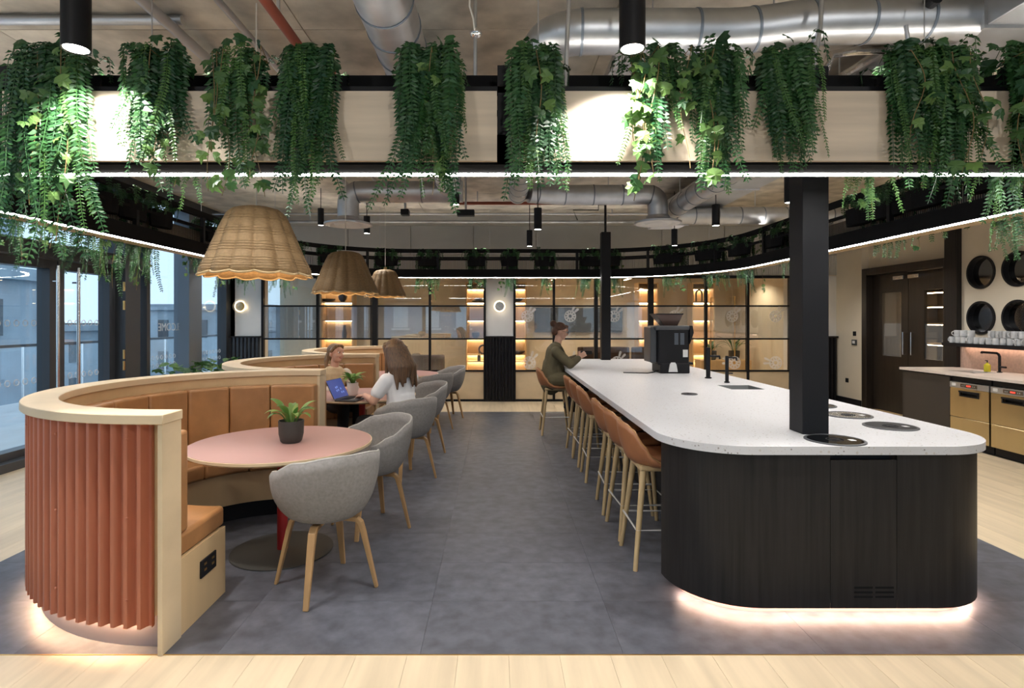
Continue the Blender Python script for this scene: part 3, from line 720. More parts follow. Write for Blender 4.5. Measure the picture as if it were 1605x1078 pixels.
def tap(x, y, h, r, ln, lab, m='black', lever=True, ang=0):
    t = empty('tap', (x, y, .9), ang); tag(t, lab, 'tap')
    mk('base', MB().cyl(0, 0, 0, .012, r*1.5, 16), m, t); mk('body', MB().cyl(0, 0, .01, h, r, 16), m, t, smooth=True)
    mk('spout', MB().tube([(0, 0, h-.08*(h > .3)-.015), (ln, 0, h-.08*(h > .3)-.02), (ln, 0, h-.08*(h > .3)-.05)], r*.5, 10), m, t, smooth=True)
    if lever: mk('lever', MB().tube([(0, 0, h*.35), (r*3.4, 0, h*.35)], r*.4, 8), m, t)
tap(2.375, 6.4, .345, .024, .13, 'tall thick black boiling water tap on the island', lever=False)
tap(2.40, 5.94, .28, .018, .10, 'slimmer black tap beside the island sink')
# espresso machine
em = empty('coffee_machine', (2.16, 7.15, .9)); tag(em, 'black bean to cup espresso machine standing on the island', 'coffee machine'); em.scale = (.80, 1, 1)
mk('body', MB().box(-.23, .25, -.17, .2, .1, .55), 'black', em, bevel=.02)
mk('base', MB().box(-.20, .25, -.19, .2, 0, .125), 'black', em, bevel=.012)
mk('lid', MB().box(-.27, .27, -.175, .205, .53, .585), 'greyplastic', em, bevel=.015)
mk('water_tank', MB().box(-.33, -.232, -.12, .2, .13, .57), 'greyplastic', em, bevel=.012)
hp = MB().add([(-.1,-.08,.58),(.1,-.08,.58),(.1,.1,.58),(-.1,.1,.58),(-.24,-.14,.72),(.16,-.14,.72),(.16,.16,.72),(-.24,.16,.72)], [(0,3,2,1),(0,1,5,4),(1,2,6,5),(2,3,7,6),(3,0,4,7)])
mk('bean_hopper', hp, mat('smoky plastic', (.10, .06, .05), .2), em); mk('hopper_lid', MB().box(-.25, .17, -.15, .17, .72, .735), 'black', em, bevel=.005)
vs = MB()
for a in (.02, .11):
    for k in range(9): vs.box(a, a+.06, -.1725, -.17, .355+k*.016, .363+k*.016)
mk('vent_slots', vs, 'greyalu', em)
mk('label', MB().box(.15, .225, -.1725, -.17, .2, .29), 'label', em)
mk('cup_tray', MB().prism([(-.08, 0), (.06, 0), (.04, .09), (.02, .115), (-.04, .115), (-.06, .09)], 0, .01), 'label', em, loc=(0, -.19, .02), rot=(pi/2, 0, 0))
mk('drip_tray', MB().box(.25, .34, -.1, .12, .1, .13), 'black', em, bevel=.005)
mk('spout', MB().cyl(.285, 0, .3, .42, .03, 12).box(.25, .30, -.05, .05, .38, .5), 'black', em)
mk('control_panel', MB().prism([(.25, .36), (.31, .5), (.29, .585), (.25, .585)], -.17, .19), 'black', em, rot=(pi/2, 0, 0))
mk('power_cord', MB().tube([(-.2, -.1, .03), (-.3, -.13, .01), (-.4, -.2, .006), (-.62, -.14, .006), (-.75, -.12, .006)], .006, 6), 'black', em, smooth=True)
# ================================================================== BOOTHS
def bpath(r, ext=.045, n=40): return [(ext, r)]+arc(0, 0, r, 90, 270, n)+[(ext, -r)]
def booth(cx, cy, lab):
    b = empty('curved_booth', (cx, cy, 0)); tag(b, lab, 'booth seat', 'curved banquette booths')
    # corrugated cladding
    n = 640; o = []
    L1 = pi*1.205; k = round(L1/.066)
    for i in range(n+1):
        a = pi/2+pi*i/n; r = 1.213+.017*max(-1, min(1, 1.5*sin(2*pi*k*i/n)))
        o.append((r*cos(a), r*sin(a)))
    cl = mk('cladding', MB().sweep([(x*.9835, y*.9835) for x, y in o], o, .115, 1.07), 'terracotta', b, smooth=True)
    sc = MB().ell((0, 0, 0), (.007, .007, .007), 8, 5).mesh('screw'); sc.materials.append(M['terracotta'])
    for j in range(9):
        a = radians(268-3.2-j*20.5)
        for z in (.25, .63, 1.0): mk('screw', sc, parent=b, loc=(1.226*cos(a), 1.226*sin(a), z))
    mk('back_board', MB().sweep(bpath(1.105), bpath(1.19), .16, 1.07), 'oak', b, smooth=True)
    mk('plinth', MB().sweep(bpath(1.0, .0), bpath(1.165, .0), 0, .16), 'plinthgrey', b, smooth=True)
    mk('led_strip', MB().sweep(arc(0, 0, 1.168, 96, 267, 40), arc(0, 0, 1.186, 96, 267, 40), .142, .152), 'ledglow2', b)
    mk('cap', MB().sweep(bpath(1.085, .075), bpath(1.255, .075), 1.07, 1.115), 'oakcap', b, smooth=True, bevel=.003, seg=1)
    mk('seat_base', MB().sweep(bpath(.635), bpath(1.11), .14, .375), 'oak', b, smooth=True)
    mk('seat_base', MB().sweep(bpath(.70, .0), bpath(1.11, .0), 0, .14), 'black', b, smooth=True)
    for s in (-1, 1):
        mk('end_panel', MB().box(.045, .068, min(s*1.085, s*1.245), max(s*1.085, s*1.245), 0, 1.07), 'oakcap', b, bevel=.002, seg=1)
        mk('end_panel', MB().box(.045, .06, min(s*.62, s*1.085), max(s*.62, s*1.085), 0, .378), 'oak', b)
    so = mk('socket', MB().box(.06, .07, -.90, -.74, .20, .29), 'black', b, bevel=.003)
    pin = MB()
    for y in (-.86, -.78):
        for z in (.235, .265): pin.box(.07, .072, y-.012, y+.012, z-.006, z+.006)
    mk('socket_inset', pin, 'brass', so)
    ns = 10
    def seg(r0, r1, a0, a1, z0, z1, m=6, ex=0):
        A = [a0+(a1-a0)*q/m for q in range(m+1)]
        p = [(r0*cos(radians(a)), r0*sin(radians(a))) for a in A]; q_ = [(r1*cos(radians(a)), r1*sin(radians(a))) for a in A]
        if ex < 0: p.insert(0, (.05, p[0][1])); q_.insert(0, (.05, q_[0][1]))
        if ex > 0: p.append((.05, p[-1][1])); q_.append((.05, q_[-1][1]))
        return MB().sweep(p, q_, z0, z1)
    for i in range(ns):
        a0 = 90+180*i/ns+.12; a1 = 90+180*(i+1)/ns-.12
        mk('back_cushion', seg(.985, 1.10, a0, a1, .49, 1.0, ex=-1 if i == 0 else 1 if i == ns-1 else 0), 'leather', b, smooth=True, bevel=.018, seg=3)
    for i in range(6):
        a0 = 90+30*i+.1; a1 = 120+30*i-.1
        mk('seat_cushion', seg(.605, 1.06, a0, a1, .378, .492, m=8, ex=-1 if i == 0 else 1 if i == 5 else 0), 'leather', b, smooth=True, bevel=.022, seg=3)
    return b
BY = (3.87, 6.225, 8.58)
bo = booth(-1.612, BY[0], 'curved booth nearest the front floor edge, its ribbed terracotta back fully in view')
for i, y in enumerate(BY[1:]):
    bc = dup(bo, (-1.616-.003*i, y, .001+.001*i), 0, ['curved tan booth in the middle where the woman in the beige vest sits', 'curved tan booth farthest back, by the partition'][i])
    for ch in [c for c in bc.children if c.name.startswith('end_panel') and min(v.co.y for v in c.data.vertices) < -1.2]: bpy.data.objects.remove(ch)
def rtable(x, y, lab):
    t = empty('round_table', (x, y, 0)); tag(t, lab, 'table', 'pink round tables')
    mk('table_top', MB().cyl(0, 0, .725, .731, .584, 64), 'pink', t, smooth=True)
    mk('edge_band', MB().lathe([(.0, .698), (.565, .698), (.59, .712), (.59, .7285), (.584, .7295)], 64), 'oakcap', t, smooth=True)
    mk('pole', MB().cyl(0, 0, .012, .7, .035, 20), 'red', t, smooth=True)
    mk('base_plate', MB().lathe([(0, 0), (.33, 0), (.33, .008), (.04, .014), (0, .014)], 48), 'pot', t, smooth=True)
    return t
tb = rtable(-1.447, 3.84, 'pink topped round table nearest, carrying the dark potted plant')
dup(tb, (-1.50, 6.33, 0), 0, 'pink topped round table where the two women sit with a laptop')
dup(tb, (-1.50, 8.8, 0), 0, 'pink topped round table at the back, empty beside two grey chairs')
# ================================================================== TUB CHAIRS AND STOOLS
def interp(pts, x):
    for (a, ya), (b, yb) in zip(pts, pts[1:]):
        if x <= b:
            t = (x-a)/(b-a); t = t*t*(3-2*t); return ya+(yb-ya)*t
    return pts[-1][1]
def shell(name, z0, rise, curve, rx, ry, seat_f, power, m, parent, thick, N=56, Mr=16, lean_=.06):
    vs = [(0, 0, z0)]; rim = []
    for i in range(1, Mr+1):
        s = i/Mr
        for k in range(N):
            ph = 2*pi*k/N; c = cos(ph); hgt = rise*interp(curve, c)
            rf = s/.5*seat_f if s < .5 else seat_f+(1-seat_f)*sin((s-.5)/.5*pi/2)
            lean = 1+lean_*max(0, c)**2*s
            z = z0+.012*min(1, s/.5)**2+(hgt*max(0, (s-.38)/.62)**power)
            p = (rx*rf*sin(ph), ry*rf*c*lean, z)
            vs.append(p)
            if i == Mr: rim.append(p)
    fs = [(0, 1+k, 1+(k+1) % N) for k in range(N)]
    for i in range(Mr-1):
        for k in range(N): fs.append((1+i*N+k, 1+(i+1)*N+k, 1+(i+1)*N+(k+1) % N, 1+i*N+(k+1) % N))
    o = mk(name, MB().add(vs, fs), m, parent, smooth='all')
    sd = o.modifiers.new('solid', 'SOLIDIFY'); sd.thickness = thick; sd.offset = 1
    return o, rim
def tub_chair(x, y, rz, lab):
    t = empty('tub_chair', (x, y, 0), rz); tag(t, lab, 'chair', 'grey felt tub chairs')
    cv = [(-1, .02), (-.86, .05), (-.66, .30), (-.42, .60), (0, .74), (.6, .92), (1, 1)]
    sh, rim = shell('shell', .425, .375, cv, .292, .285, .70, 1.7, 'felt', t, .018)
    mk('piping', MB().tube([Vector(p)*1.0+Vector((p[0]*.025, p[1]*.025, .002)) for p in rim], .0065, 6, closed=True), 'piping', t, smooth=True)
    mk('under_frame', MB().bar((-.13, -.13, .398), (.13, .13, .398), .045, .022).bar((-.13, .13, .3985), (.13, -.13, .3985), .045, .022).cyl(0, 0, .40, .424, .12, 20), 'leg_oak', t, bevel=.004)
    for sx, sy in ((1, 1), (-1, 1), (1, -1), (-1, -1)):
        d = Vector((sx, sy, 0)).normalized(); q = Vector((-d.y, d.x, 0)); pr = []
        for r, z, wd, th in ((.13, .398, .045, .024), (.185, .394, .045, .025), (.205, .375, .044, .027), (.222, .32, .042, .026), (.30, 0, .03, .018)):
            pr.append((r, z, wd, th))
        mb = MB(); vs = []
        for i, (r, z, wd, th) in enumerate(pr):
            a = pr[max(0, i-1)]; b_ = pr[min(len(pr)-1, i+1)]
            tan = Vector((b_[0]-a[0], b_[1]-a[1])).normalized(); nrm = Vector((-tan.y, tan.x))
            for u, v in ((-1, -1), (1, -1), (1, 1), (-1, 1)):
                c = d*(r+nrm.x*th/2*v)+q*(wd/2*u)+Vector((0, 0, z+nrm.y*th/2*v)); c.z = max(c.z, 0.0); vs.append(c)
        fs = [(0, 1, 2, 3), tuple(len(vs)-4+i for i in (3, 2, 1, 0))]
        for i in range(len(pr)-1):
            for k in range(4): fs.append((i*4+k, i*4+(k+1) % 4, (i+1)*4+(k+1) % 4, (i+1)*4+k))
        mk('leg', mb.add(vs, fs), 'leg_oak', t, bevel=.004)
    return t
def face(dx, dy): return atan2(dx, -dy)
tc = tub_chair(-1.0, 3.33, face(-.66, .75), 'grey tub chair in front, its back turned to the viewer at the nearest table')
for x, y, dx, dy, lab in ((-.95, 4.28, -.75, -.6, 'grey tub chair at the aisle side of the nearest table, behind the front one'), (-.90, 5.60, -.70, .72, 'grey tub chair in which the long-haired woman sits'),
                          (-.90, 6.72, -.8, -.5, 'grey tub chair just behind the long-haired woman, mostly hidden'), (-.93, 8.1, -.7, .65, 'grey tub chair on the near side of the empty back table'), (-.82, 9.12, -.85, -.4, 'grey tub chair farthest back, beside the empty back table')):
    dup(tc, (x, y, 0), face(dx, dy), lab)
def bar_stool(x, y, rz, lab):
    t = empty('bar_stool', (x, y, 0), rz); tag(t, lab, 'bar stool', 'cognac leather bar stools')
    cv = [(-1, .02), (-.3, .03), (.1, .06), (.4, .2), (.62, .52), (.8, .84), (.92, .97), (1, 1)]
    sh, rim = shell('seat_shell', .635, .25, cv, .215, .215, .80, 1.35, 'leather2', t, .022, 64, 16, .14)
    mk('seat_pad', MB().lathe([(0, .655), (.15, .655), (.192, .668), (.182, .690), (.12, .700), (0, .702)], 32), 'leather2', t, smooth='all')
    mk('piping', MB().tube([Vector(p)+Vector((p[0]*.04, p[1]*.04, .0)) for p in rim], .008, 6, closed=True), 'leather', t, smooth=True)
    mk('under_frame', MB().box(-.15, .15, -.15, .15, .60, .635), 'leg_pale', t, bevel=.01)
    for sx in (-1, 1):
        for sy in (-1, 1): mk('leg', MB().tube([(sx*.125, sy*.125, .615), (sx*.20, sy*.195, 0)], [.021, .014], 12), 'leg_pale', t, smooth=True)
    z = .245; a = .182
    mk('foot_rail', MB().tube([(-a, -a, z), (a, -a, z), (a, a, z), (-a, a, z)], .009, 8, closed=True), 'railsteel', t, smooth=True)
    return t
sl = ['nearest to the rounded island end', 'second from the rounded island end', 'third from the rounded island end', 'fourth from the rounded island end', 'fifth, two before the seated woman', 'sixth, next to the seated woman']
s0 = bar_stool(1.05, 3.72, pi/2, 'cognac bar stool '+sl[0])
for i, y in enumerate((4.2, 4.72, 5.62, 6.2, 6.72)): dup(s0, (1.05, y, 0), pi/2+R.uniform(-.06, .06), 'cognac bar stool '+sl[i+1])
dup(s0, (.80, 7.85, 0), pi/2, 'cognac bar stool carrying the seated woman in the olive blazer')
# ================================================================== KITCHEN RUN
KX = 5.66; KY = 7.94
kt = tag(mk('kitchen_worktop', slab_holes(MB(), [(KX-.04, 2.0), (6.45, 2.0), (6.45, KY+.01), (KX-.04, KY+.01)], [[(5.86, 7.0), (6.2, 7.0), (6.2, 7.42), (5.86, 7.42)]], .868, .90, lambda u, v, q: (u, v, q)), 'stone'), 'pale stone kitchen worktop along the porthole wall', 'worktop')
kc = empty('end_cabinet', (0, 0, 0)); tag(kc, 'charcoal kitchen cabinet at the end of the worktop by the dark doors', 'cabinet')
mk('front_panel', MB().box(KX, KX+.02, 7.115, KY-.012, .1, .85), 'charcoal', kc, bevel=.002, seg=1); mk('end_panel', MB().box(KX, 6.45, KY-.02, KY, 0, .867), 'charcoal', kc)
mk('carcass', MB().box(KX+.03, 6.44, 7.12, KY-.03, .1, .69), 'black', kc); mk('plinth', MB().box(KX+.06, 6.44, 7.12, KY-.03, 0, .1), 'black', kc)
mk('sink_basin', MB().box(5.85, 6.21, 6.99, 7.43, .70, .71).box(5.85, 5.86, 6.99, 7.43, .70, .867).box(6.2, 6.21, 6.99, 7.43, .7, .867).box(5.86, 6.2, 6.99, 7.0, .7, .867).box(5.86, 6.2, 7.42, 7.43, .7, .867), 'greyplastic', kc)
def dishwasher(y0, lab):
    t = empty('dishwasher', (KX, y0, 0)); tag(t, lab, 'dishwasher', 'under-counter dishwashers'); wd = .565
    mk('body', MB().box(.03, .7, 0.005, wd-.005, .1, .69), 'black', t); mk('plinth', MB().box(.05, .7, .0, wd, 0, .1), 'black', t)
    mk('top_rail', MB().box(.02, .04, 0, wd, .80, .862), 'black', t)
    mk('control_strip', MB().box(-.012, .02, 0, wd, .725, .795), 'steel2', t, bevel=.003)
    di = mk('display', MB().box(-.014, -.011, .16, .40, .74, .78), 'darkglass', t)
    mk('red_digits', MB().box(-.0155, -.0135, .25, .31, .752, .768), 'redled', di)
    for q in (.19, .215, .34, .365): mk('button', MB().box(-.0165, -.0135, q, q+.014, .753, .767), 'steel', di)
    mk('sticker', MB().box(-.014, -.011, .47, .53, .745, .78), 'label', t)
    mk('door', slab_holes(MB(), [(.003, .37), (wd-.003, .37), (wd-.003, .722), (.003, .722)], [[(.15, .635), (.41, .635), (.41, .685), (.15, .685)]], -.008, .02, lambda u, v, q: (q, u, v)), 'dishsteel', t, bevel=.002, seg=1)
    h = mk('handle', MB().box(-.022, -.004, .14, .42, .675, .695).box(-.014, .0, .14, .16, .625, .675).box(-.014, 0, .40, .42, .625, .675).box(-.014, 0, .16, .40, .625, .637), 'black', t)
    mk('lower_panel', MB().box(-.008, .02, .003, wd-.003, .105, .363), 'dishsteel', t, bevel=.002, seg=1)
    return t
dw = dishwasher(6.535, 'brushed steel dishwasher next to the charcoal end cabinet')
dup(dw, (KX, 5.95, 0), 0, 'brushed steel dishwasher at the picture edge, second along the worktop')
mk2 = empty('base_cabinet', (0, 0, 0)); tag(mk2, 'charcoal base cabinet beyond the second dishwasher', 'cabinet')
mk('carcass', MB().box(KX+.02, 6.44, 2.02, 5.94, 0, .867), 'charcoal', mk2)
for k in range(5): mk('door', MB().box(KX, KX+.018, 2.03+k*.78, 2.80+k*.78, .1, .85), 'charcoal', mk2)
bsp = struct('wall_splashback', None)
mk('mosaic', MB().box(6.43, 6.45, 2.0, 7.9, .9, 1.2), 'tile', bsp)
tl = MB()
for i in range(250):
    for j in range(13): tl.box(6.425, 6.431, 7.88-i*.0235-.0215, 7.88-i*.0235, .905+j*.0225, .9255+j*.0225)
stuff(mk('mosaic_tiles', tl, 'tile', bsp))
shf = empty('mug_shelf', (0, 0, 1.20)); tag(shf, 'long black wall shelf below the portholes carrying the mugs', 'shelf')
mk('board', MB().box(6.14, 6.45, 2.0, 7.86, 0, .045), 'black', shf); mk('led_strip', MB().box(6.36, 6.39, 2.05, 7.8, -.012, -.001), emit('shelf underlight', (1, .72, .55), 9), shf)
def mug(x, y, z, rz, lab):
    t = empty('mug', (x, y, z), rz); tag(t, lab, 'mug', 'mugs on the black shelf')
    mk('cup', MB().lathe([(0, .006), (.034, .006), (.036, .086), (.040, .086), (.040, .004), (.036, 0), (0, 0)], 20), 'mug', t, smooth=True)
    mk('handle', MB().tube([(.038+.028*sin(q*pi/8), 0, .045-.027*cos(q*pi/8)) for q in range(9)], .006, 6), 'mug', t, smooth=True)
    return t
m0 = mug(6.20, 7.74, 1.246, radians(100), 'grey white mug first on the shelf, by the black pilaster')
ords = ['second', 'third', 'fourth', 'fifth', 'sixth', 'seventh', 'eighth', 'ninth', 'tenth', 'eleventh', 'twelfth', 'thirteenth', 'fourteenth', 'fifteenth', 'sixteenth']
for i in range(15):
    dup(m0, (6.20+R.uniform(-.012, .012), 7.74-(i+1)*.098, 1.246), radians(R.choice([100, 190, 215, 160, 240])+R.uniform(-10, 10)), 'grey white mug %s along the bottom shelf row from the pilaster' % ords[i])
for i, y in enumerate((7.66, 7.56, 7.44, 7.13, 7.02, 6.92, 6.81, 6.71)):
    dup(m0, (6.20, y, 1.333), radians(R.choice([100, 190, 215, 160])), 'grey white mug on the upper layer, %s from the pilaster' % (['first']+ords)[i])
kt2 = empty('kitchen_tap', (6.27, 7.10, .9)); tag(kt2, 'black swan neck kitchen tap at the sink under the mug shelf', 'tap')
mk('base', MB().cyl(0, 0, 0, .01, .028, 16), 'black', kt2); mk('spout', MB().tube([(0, 0, .0), (0, 0, .20), (0, .015, .225), (0, .04, .238), (0, .26, .24), (0, .265, .225)], .015, 10), 'black', kt2, smooth=True)
mk('lever', MB().tube([(0, -.01, .07), (0, -.09, .07)], .012, 8), 'black', kt2)
sp = empty('soap_bottle', (6.22, 7.22, .9)); tag(sp, 'small bottle of yellow washing-up liquid beside the kitchen tap', 'soap bottle')
mk('bottle', MB().lathe([(0, 0), (.033, 0), (.035, .01), (.035, .085), (.012, .105), (.012, .115)], 16, cap1=True), 'soap', sp, smooth=True); mk('pump', MB().cyl(0, 0, .115, .14, .006, 8).box(-.006, .006, 0, .03, .135, .145), 'black', sp)
tag(mk('towel_dispenser', MB().box(6.33, 6.43, 6.28, 6.44, .94, 1.06), 'black', bevel=.012), 'black box dispenser on the splashback at the picture edge', 'dispenser')
# ================================================================== LAMPS
def rattan(x, y, zb, dia, lab):
    t = empty('pendant_lamp', (x, y, zb)); tag(t, lab, 'pendant lamp', 'rattan pendant lamps'); s = dia/.65
    prof = [(.305, .0), (.30, .03), (.262, .12), (.225, .22), (.190, .31), (.165, .365), (.135, .39), (.08, .405), (.012, .41)]
    N = 160
    wob = lambda a, u: 1+(.10*(1-u*.85)**.6)*(abs(cos(7*a+.6))**.8)-.035
    vs = []; 
    for i, (r, z) in enumerate(prof):
        u = i/(len(prof)-1)
        for k in range(N):
            a = 2*pi*k/N; rr = r*wob(a, u); vs.append((rr*cos(a), rr*sin(a), z-(.014*abs(cos(7*a+.6)) if i == 0 else 0)))
    fs = [(i*N+k, i*N+(k+1) % N, (i+1)*N+(k+1) % N, (i+1)*N+k) for i in range(len(prof)-1) for k in range(N)]
    sh = mk('shade', MB().add(vs, fs), 'rattan', t, smooth='all', scale=s); q = sh.modifiers.new('solid', 'SOLIDIFY'); q.thickness = .006
    hoops = MB()
    for z0 in [.012+i*.016 for i in range(24)]:
        r = interp([(z, r) for r, z in prof], z0); u = min(1, z0/.41)
        hoops.tube([((r*wob(2*pi*k/N, u*.95)+.002)*cos(2*pi*k/N), (r*wob(2*pi*k/N, u*.95)+.002)*sin(2*pi*k/N), z0) for k in range(N)], .0012, 3, closed=True)
    mk('hoops', hoops, 'rattan', t, scale=s)
    mk('rim_band', MB().tube([(.305*wob(2*pi*k/N, 0)*cos(2*pi*k/N), .305*wob(2*pi*k/N, 0)*sin(2*pi*k/N), -.014*abs(cos(7*2*pi*k/N+.6))) for k in range(N)], .007, 6, closed=True), 'leg_pale', t, scale=s)
    mk('bulb', MB().ell((0, 0, .2), (.04, .04, .05)), 'bulb', t, smooth='all'); mk('lamp_holder', MB().cyl(0, 0, .25, .41, .022, 12), 'brass', t)
    mk('cord', MB().cyl(0, 0, .41*s, ZC-zb, .004, 6), 'rope', t)
    point_lamp(t, (0, 0, .12), 9, (1, .72, .42), .05)
    return t
rattan(-1.48, 3.5, 1.835, .655, 'big woven rattan bell lamp hanging over the nearest table')
rattan(-1.53, 5.75, 1.835, .655, 'woven rattan bell lamp, middle one of the row')
rattan(-1.60, 8.15, 1.90, .60, 'woven rattan bell lamp farthest back in the row')
def spotlight(x, y, zb, d, h, lab, en, ang=100, rot=(0, 0, 0)):
    t = empty('spotlight', (x, y, zb)); tag(t, lab, 'spotlight', 'black cylinder spotlights')
    mk('housing', MB().lathe([(d/2*.86, .03), (d/2*.86, .004), (d/2, 0), (d/2, h), (0, h)], 28), 'black', t, smooth=True)
    mk('lens', MB().cyl(0, 0, .004, .010, d/2*.86, 24), 'lens', t); mk('stem', MB().cyl(0, 0, h, ZC-zb, .006, 8), 'black', t)
    if en: spot_lamp(t, (0, 0, -.01), en, ang, .5, rot)
spotlight(-1.79, 2.42, 2.70, .11, .30, 'big black cylinder spotlight over the ivy at the left birch board', 130, 120, (radians(14), 0, 0))
spotlight(.575, 2.42, 2.70, .11, .30, 'big black cylinder spotlight over the bright ivy in the middle', 130, 120, (radians(14), 0, 0))
for px, py, Y, lab in ((575, 366, 8.2, 'beside the second rattan lamp'), (843, 360, 6.6, 'longer one hanging before the far wall'), (830, 386, 8.9, 'short one near the far rail'), (1057, 385, 8.6, 'hanging left of the curved rail'), (1122, 354, 6.7, 'hanging over the island near the coffee machine'), (1238, 318, 4.9, 'peeping out beside the thick column')):
    p = at(px, py, Y); spotlight(p.x, Y, p.z, .09, .25, 'small black cylinder spotlight %s' % lab, SPOT, 100)
for i, x in enumerate((-4.15, -1.79, .575, 2.94, 5.3)):  # unseen lamp row added to light the boards from the camera side
    spotlight(x, .35, 3.0, .11, .30, 'big black cylinder spotlight added out of view above the viewer, %s of its row from the glazing' % ['first', 'second', 'third', 'fourth', 'fifth'][i], 62, 130, (radians(48), 0, 0))
for x, y, lab in ((-2.4, 5.0, 'over the first booth'), (-.4, 4.3, 'over the aisle by the nearest chairs'), (-.5, 6.9, 'over the aisle by the second table'), (2.5, 3.6, 'over the island front'), (1.6, 5.4, 'over the island middle'), (-2.6, 8.4, 'over the back booth'), (4.9, 6.4, 'in front of the kitchen run'), (4.9, 8.9, 'in front of the dark doors'), (-4.3, 7.5, 'by the glazed doors'), (4.9, 3.6, 'in front of the long worktop'), (-4.3, 3.9, 'by the left glazing'), (-4.4, 9.7, 'added to brighten the corner of the white wall')):  # the lamp at the white wall corner is added light
    spotlight(x, y, 2.95, .09, .25, 'small black cylinder spotlight %s' % lab, SPOT*(1.9 if x > 4 else 1), 120 if x > 4 else 105, (0, radians(-12) if x > 4 else 0, 0))
def sconce(x, lab, warm):
    t = empty('wall_lamp', (x, YB-.0, 1.82)); tag(t, lab, 'wall lamp', 'round wall lamps')
    mk('back_plate', MB().lathe([(0, 0), (.08, 0), (.08, .02), (0, .02)], 28), 'brass', t, rot=(pi/2, 0, 0), loc=(0, 0, 0))
    g = MB()
    g.lathe([(.115, .045), (.125, .055), (.11, .075), (.085, .06), (.07, .08), (.045, .065), (.0, .085)], 36)
    mk('glass_disc', g, 'clearglass' if not warm else "mug", t, rot=(pi/2, 0, 0), smooth="all", scale=.7 if warm else 1)
    mk('bulb', MB().tube([(.10*cos(k*pi/12), -.03, .10*sin(k*pi/12)) for k in range(24)], .008, 6, closed=True), 'bulbsoft', t)
    point_lamp(t, (.0 if warm else .10, -.032, 0 if warm else -.02), 3.2 if warm else .2, (1, .78, .45), .02)
sconce(-4.91, 'round rippled glass wall lamp on the white wall by the left glazing', False)
sconce(.05, 'glowing round wall lamp on the fluted pillar in the middle of the partition', True)
sconce(6.05, 'round wall lamp on the back wall hidden behind the thick column', True)
# ================================================================== DUCTS AND SERVICES
def duct(name, pts, r, lab, cat='duct', seams=.35, m='steel', hang=True, n=28):
    pts = [Vector(p) for p in pts]; t = empty(name, pts[0]); tag(t, lab, cat); o = pts[0]
    sm = [pts[0]]
    for i in range(1, len(pts)-1):
        a, b, c = pts[i-1], pts[i], pts[i+1]; d = min(r*2.2, (a-b).length*.49, (c-b).length*.49)
        if (b-a).normalized().dot((c-b).normalized()) > .995: sm.append(b); continue
        p0 = b+(a-b).normalized()*d; p1 = b+(c-b).normalized()*d
        for q in range(9):
            u = q/8; sm.append(p0*(1-u)**2+b*2*u*(1-u)+p1*u*u)
    sm.append(pts[-1])
    mk('pipe', MB().tube([p-o for p in sm], r, n), m, t, smooth=True)
    acc = .1
    for a, b in zip(sm, sm[1:]):
        l = (b-a).length; d = (b-a).normalized()
        while acc < l:
            p = a+d*acc-o
            mk('seam', MB().tube([p-d*.007, p+d*.007], r*1.035, n), 'greyalu', t, smooth=True); acc += seams
        acc -= l
    if hang:
        for a, b in zip(pts, pts[1:]):
            if abs((b-a).normalized().z) < .3:
                p = (a+b)/2-o; mk('hanger', MB().cyl(p.x, p.y, p.z+r*.9, ZC-o.z, .005, 6), 'steel', t)
    return t
duct('air_duct', [(-.58, 1.2, 3.2), (-.58, 7.0, 3.2)], .15, 'straight spiral duct running away over the aisle', seams=.27)
duct('air_duct', [(-.42, 7.0, 3.13), (-1.83, 7.0, 3.13), (-1.83, 7.0, 2.80)], .13, 'bent duct elbow above the second rattan lamp', seams=.4)
d3 = duct('air_duct', [(.25, 6.9, 3.07), (.25, 3.0, 3.07), (1.3, 3.0, 3.07), (1.62, 3.0, 3.12), (2.5, 3.0, 3.14)], .112, 'big shiny duct with an elbow crossing above the right birch board', seams=.30)
mk('damper_knob', MB().tube([(1.95, -3.98, .09), (1.95, -4.05, .10)], .035, 16), 'black', d3)
duct('air_duct', [(.38, 6.78, 3.07), (.75, 6.9, 3.07), (1.95, 6.9, 3.07), (1.95, 6.9, 2.80)], .12, 'duct elbow ending in a round diffuser before the far column', seams=.35)
duct('air_duct', [(2.2, 5.0, 2.95), (2.2, 7.5, 2.93), (4.6, 7.5, 2.93)], .112, 'wide duct bending right behind the thick column', seams=.3)
def diffuser(x, y, z, r, lab):
    t = empty('air_diffuser', (x, y, z)); tag(t, lab, 'vent')
    mk('cone', MB().lathe([(.13, .10), (.15, .06), (r, .02), (r, 0), (r*.93, 0)], 36), 'steel2', t, smooth=True); mk('face_plate', MB().lathe([(0, .012), (r*.5, -.012), (r*.62, .02), (r*.75, -.005), (r*.93, 0)], 36), 'white', t, smooth=True)
diffuser(-1.83, 7.0, 2.72, .29, 'round white ceiling diffuser above the middle rattan lamp'); diffuser(1.95, 6.9, 2.72, .28, 'round white ceiling diffuser before the far column')
rd = empty('rectangular_duct', (2.735, 0, 3.05)); tag(rd, 'flat rectangular sheet metal duct running over the right of the island', 'duct')
mk('casing', MB().box(-.245, .245, 2.45, 9.4, 0, .26), 'steel2', rd, bevel=.004, seg=1)
for y in (2.9, 4.1, 5.3, 6.5, 7.7, 8.9):
    mk('flange', MB().box(-.262, .262, y-.012, y+.012, -.016, .276), 'steel', rd); mk('hanger', MB().cyl(-.25, y+.03, .2, .45, .006, 6).cyl(.25, y+.03, .2, .45, .006, 6), 'steel', rd)
fo = empty('foil_wrapped_pipe', (0, 0, 0)); tag(fo, 'crinkled foil wrapped pipe looping beside the rectangular duct', 'pipe')
mk('foil_wrap', MB().tube([at(1284, 132, 3.6), at(1302, 86, 3.6), at(1335, 80, 3.6), at(1384, 78, 3.56), at(1342, 106, 3.86), at(1296, 135, 4.2)], .028, 12), 'foil', fo, smooth='all')
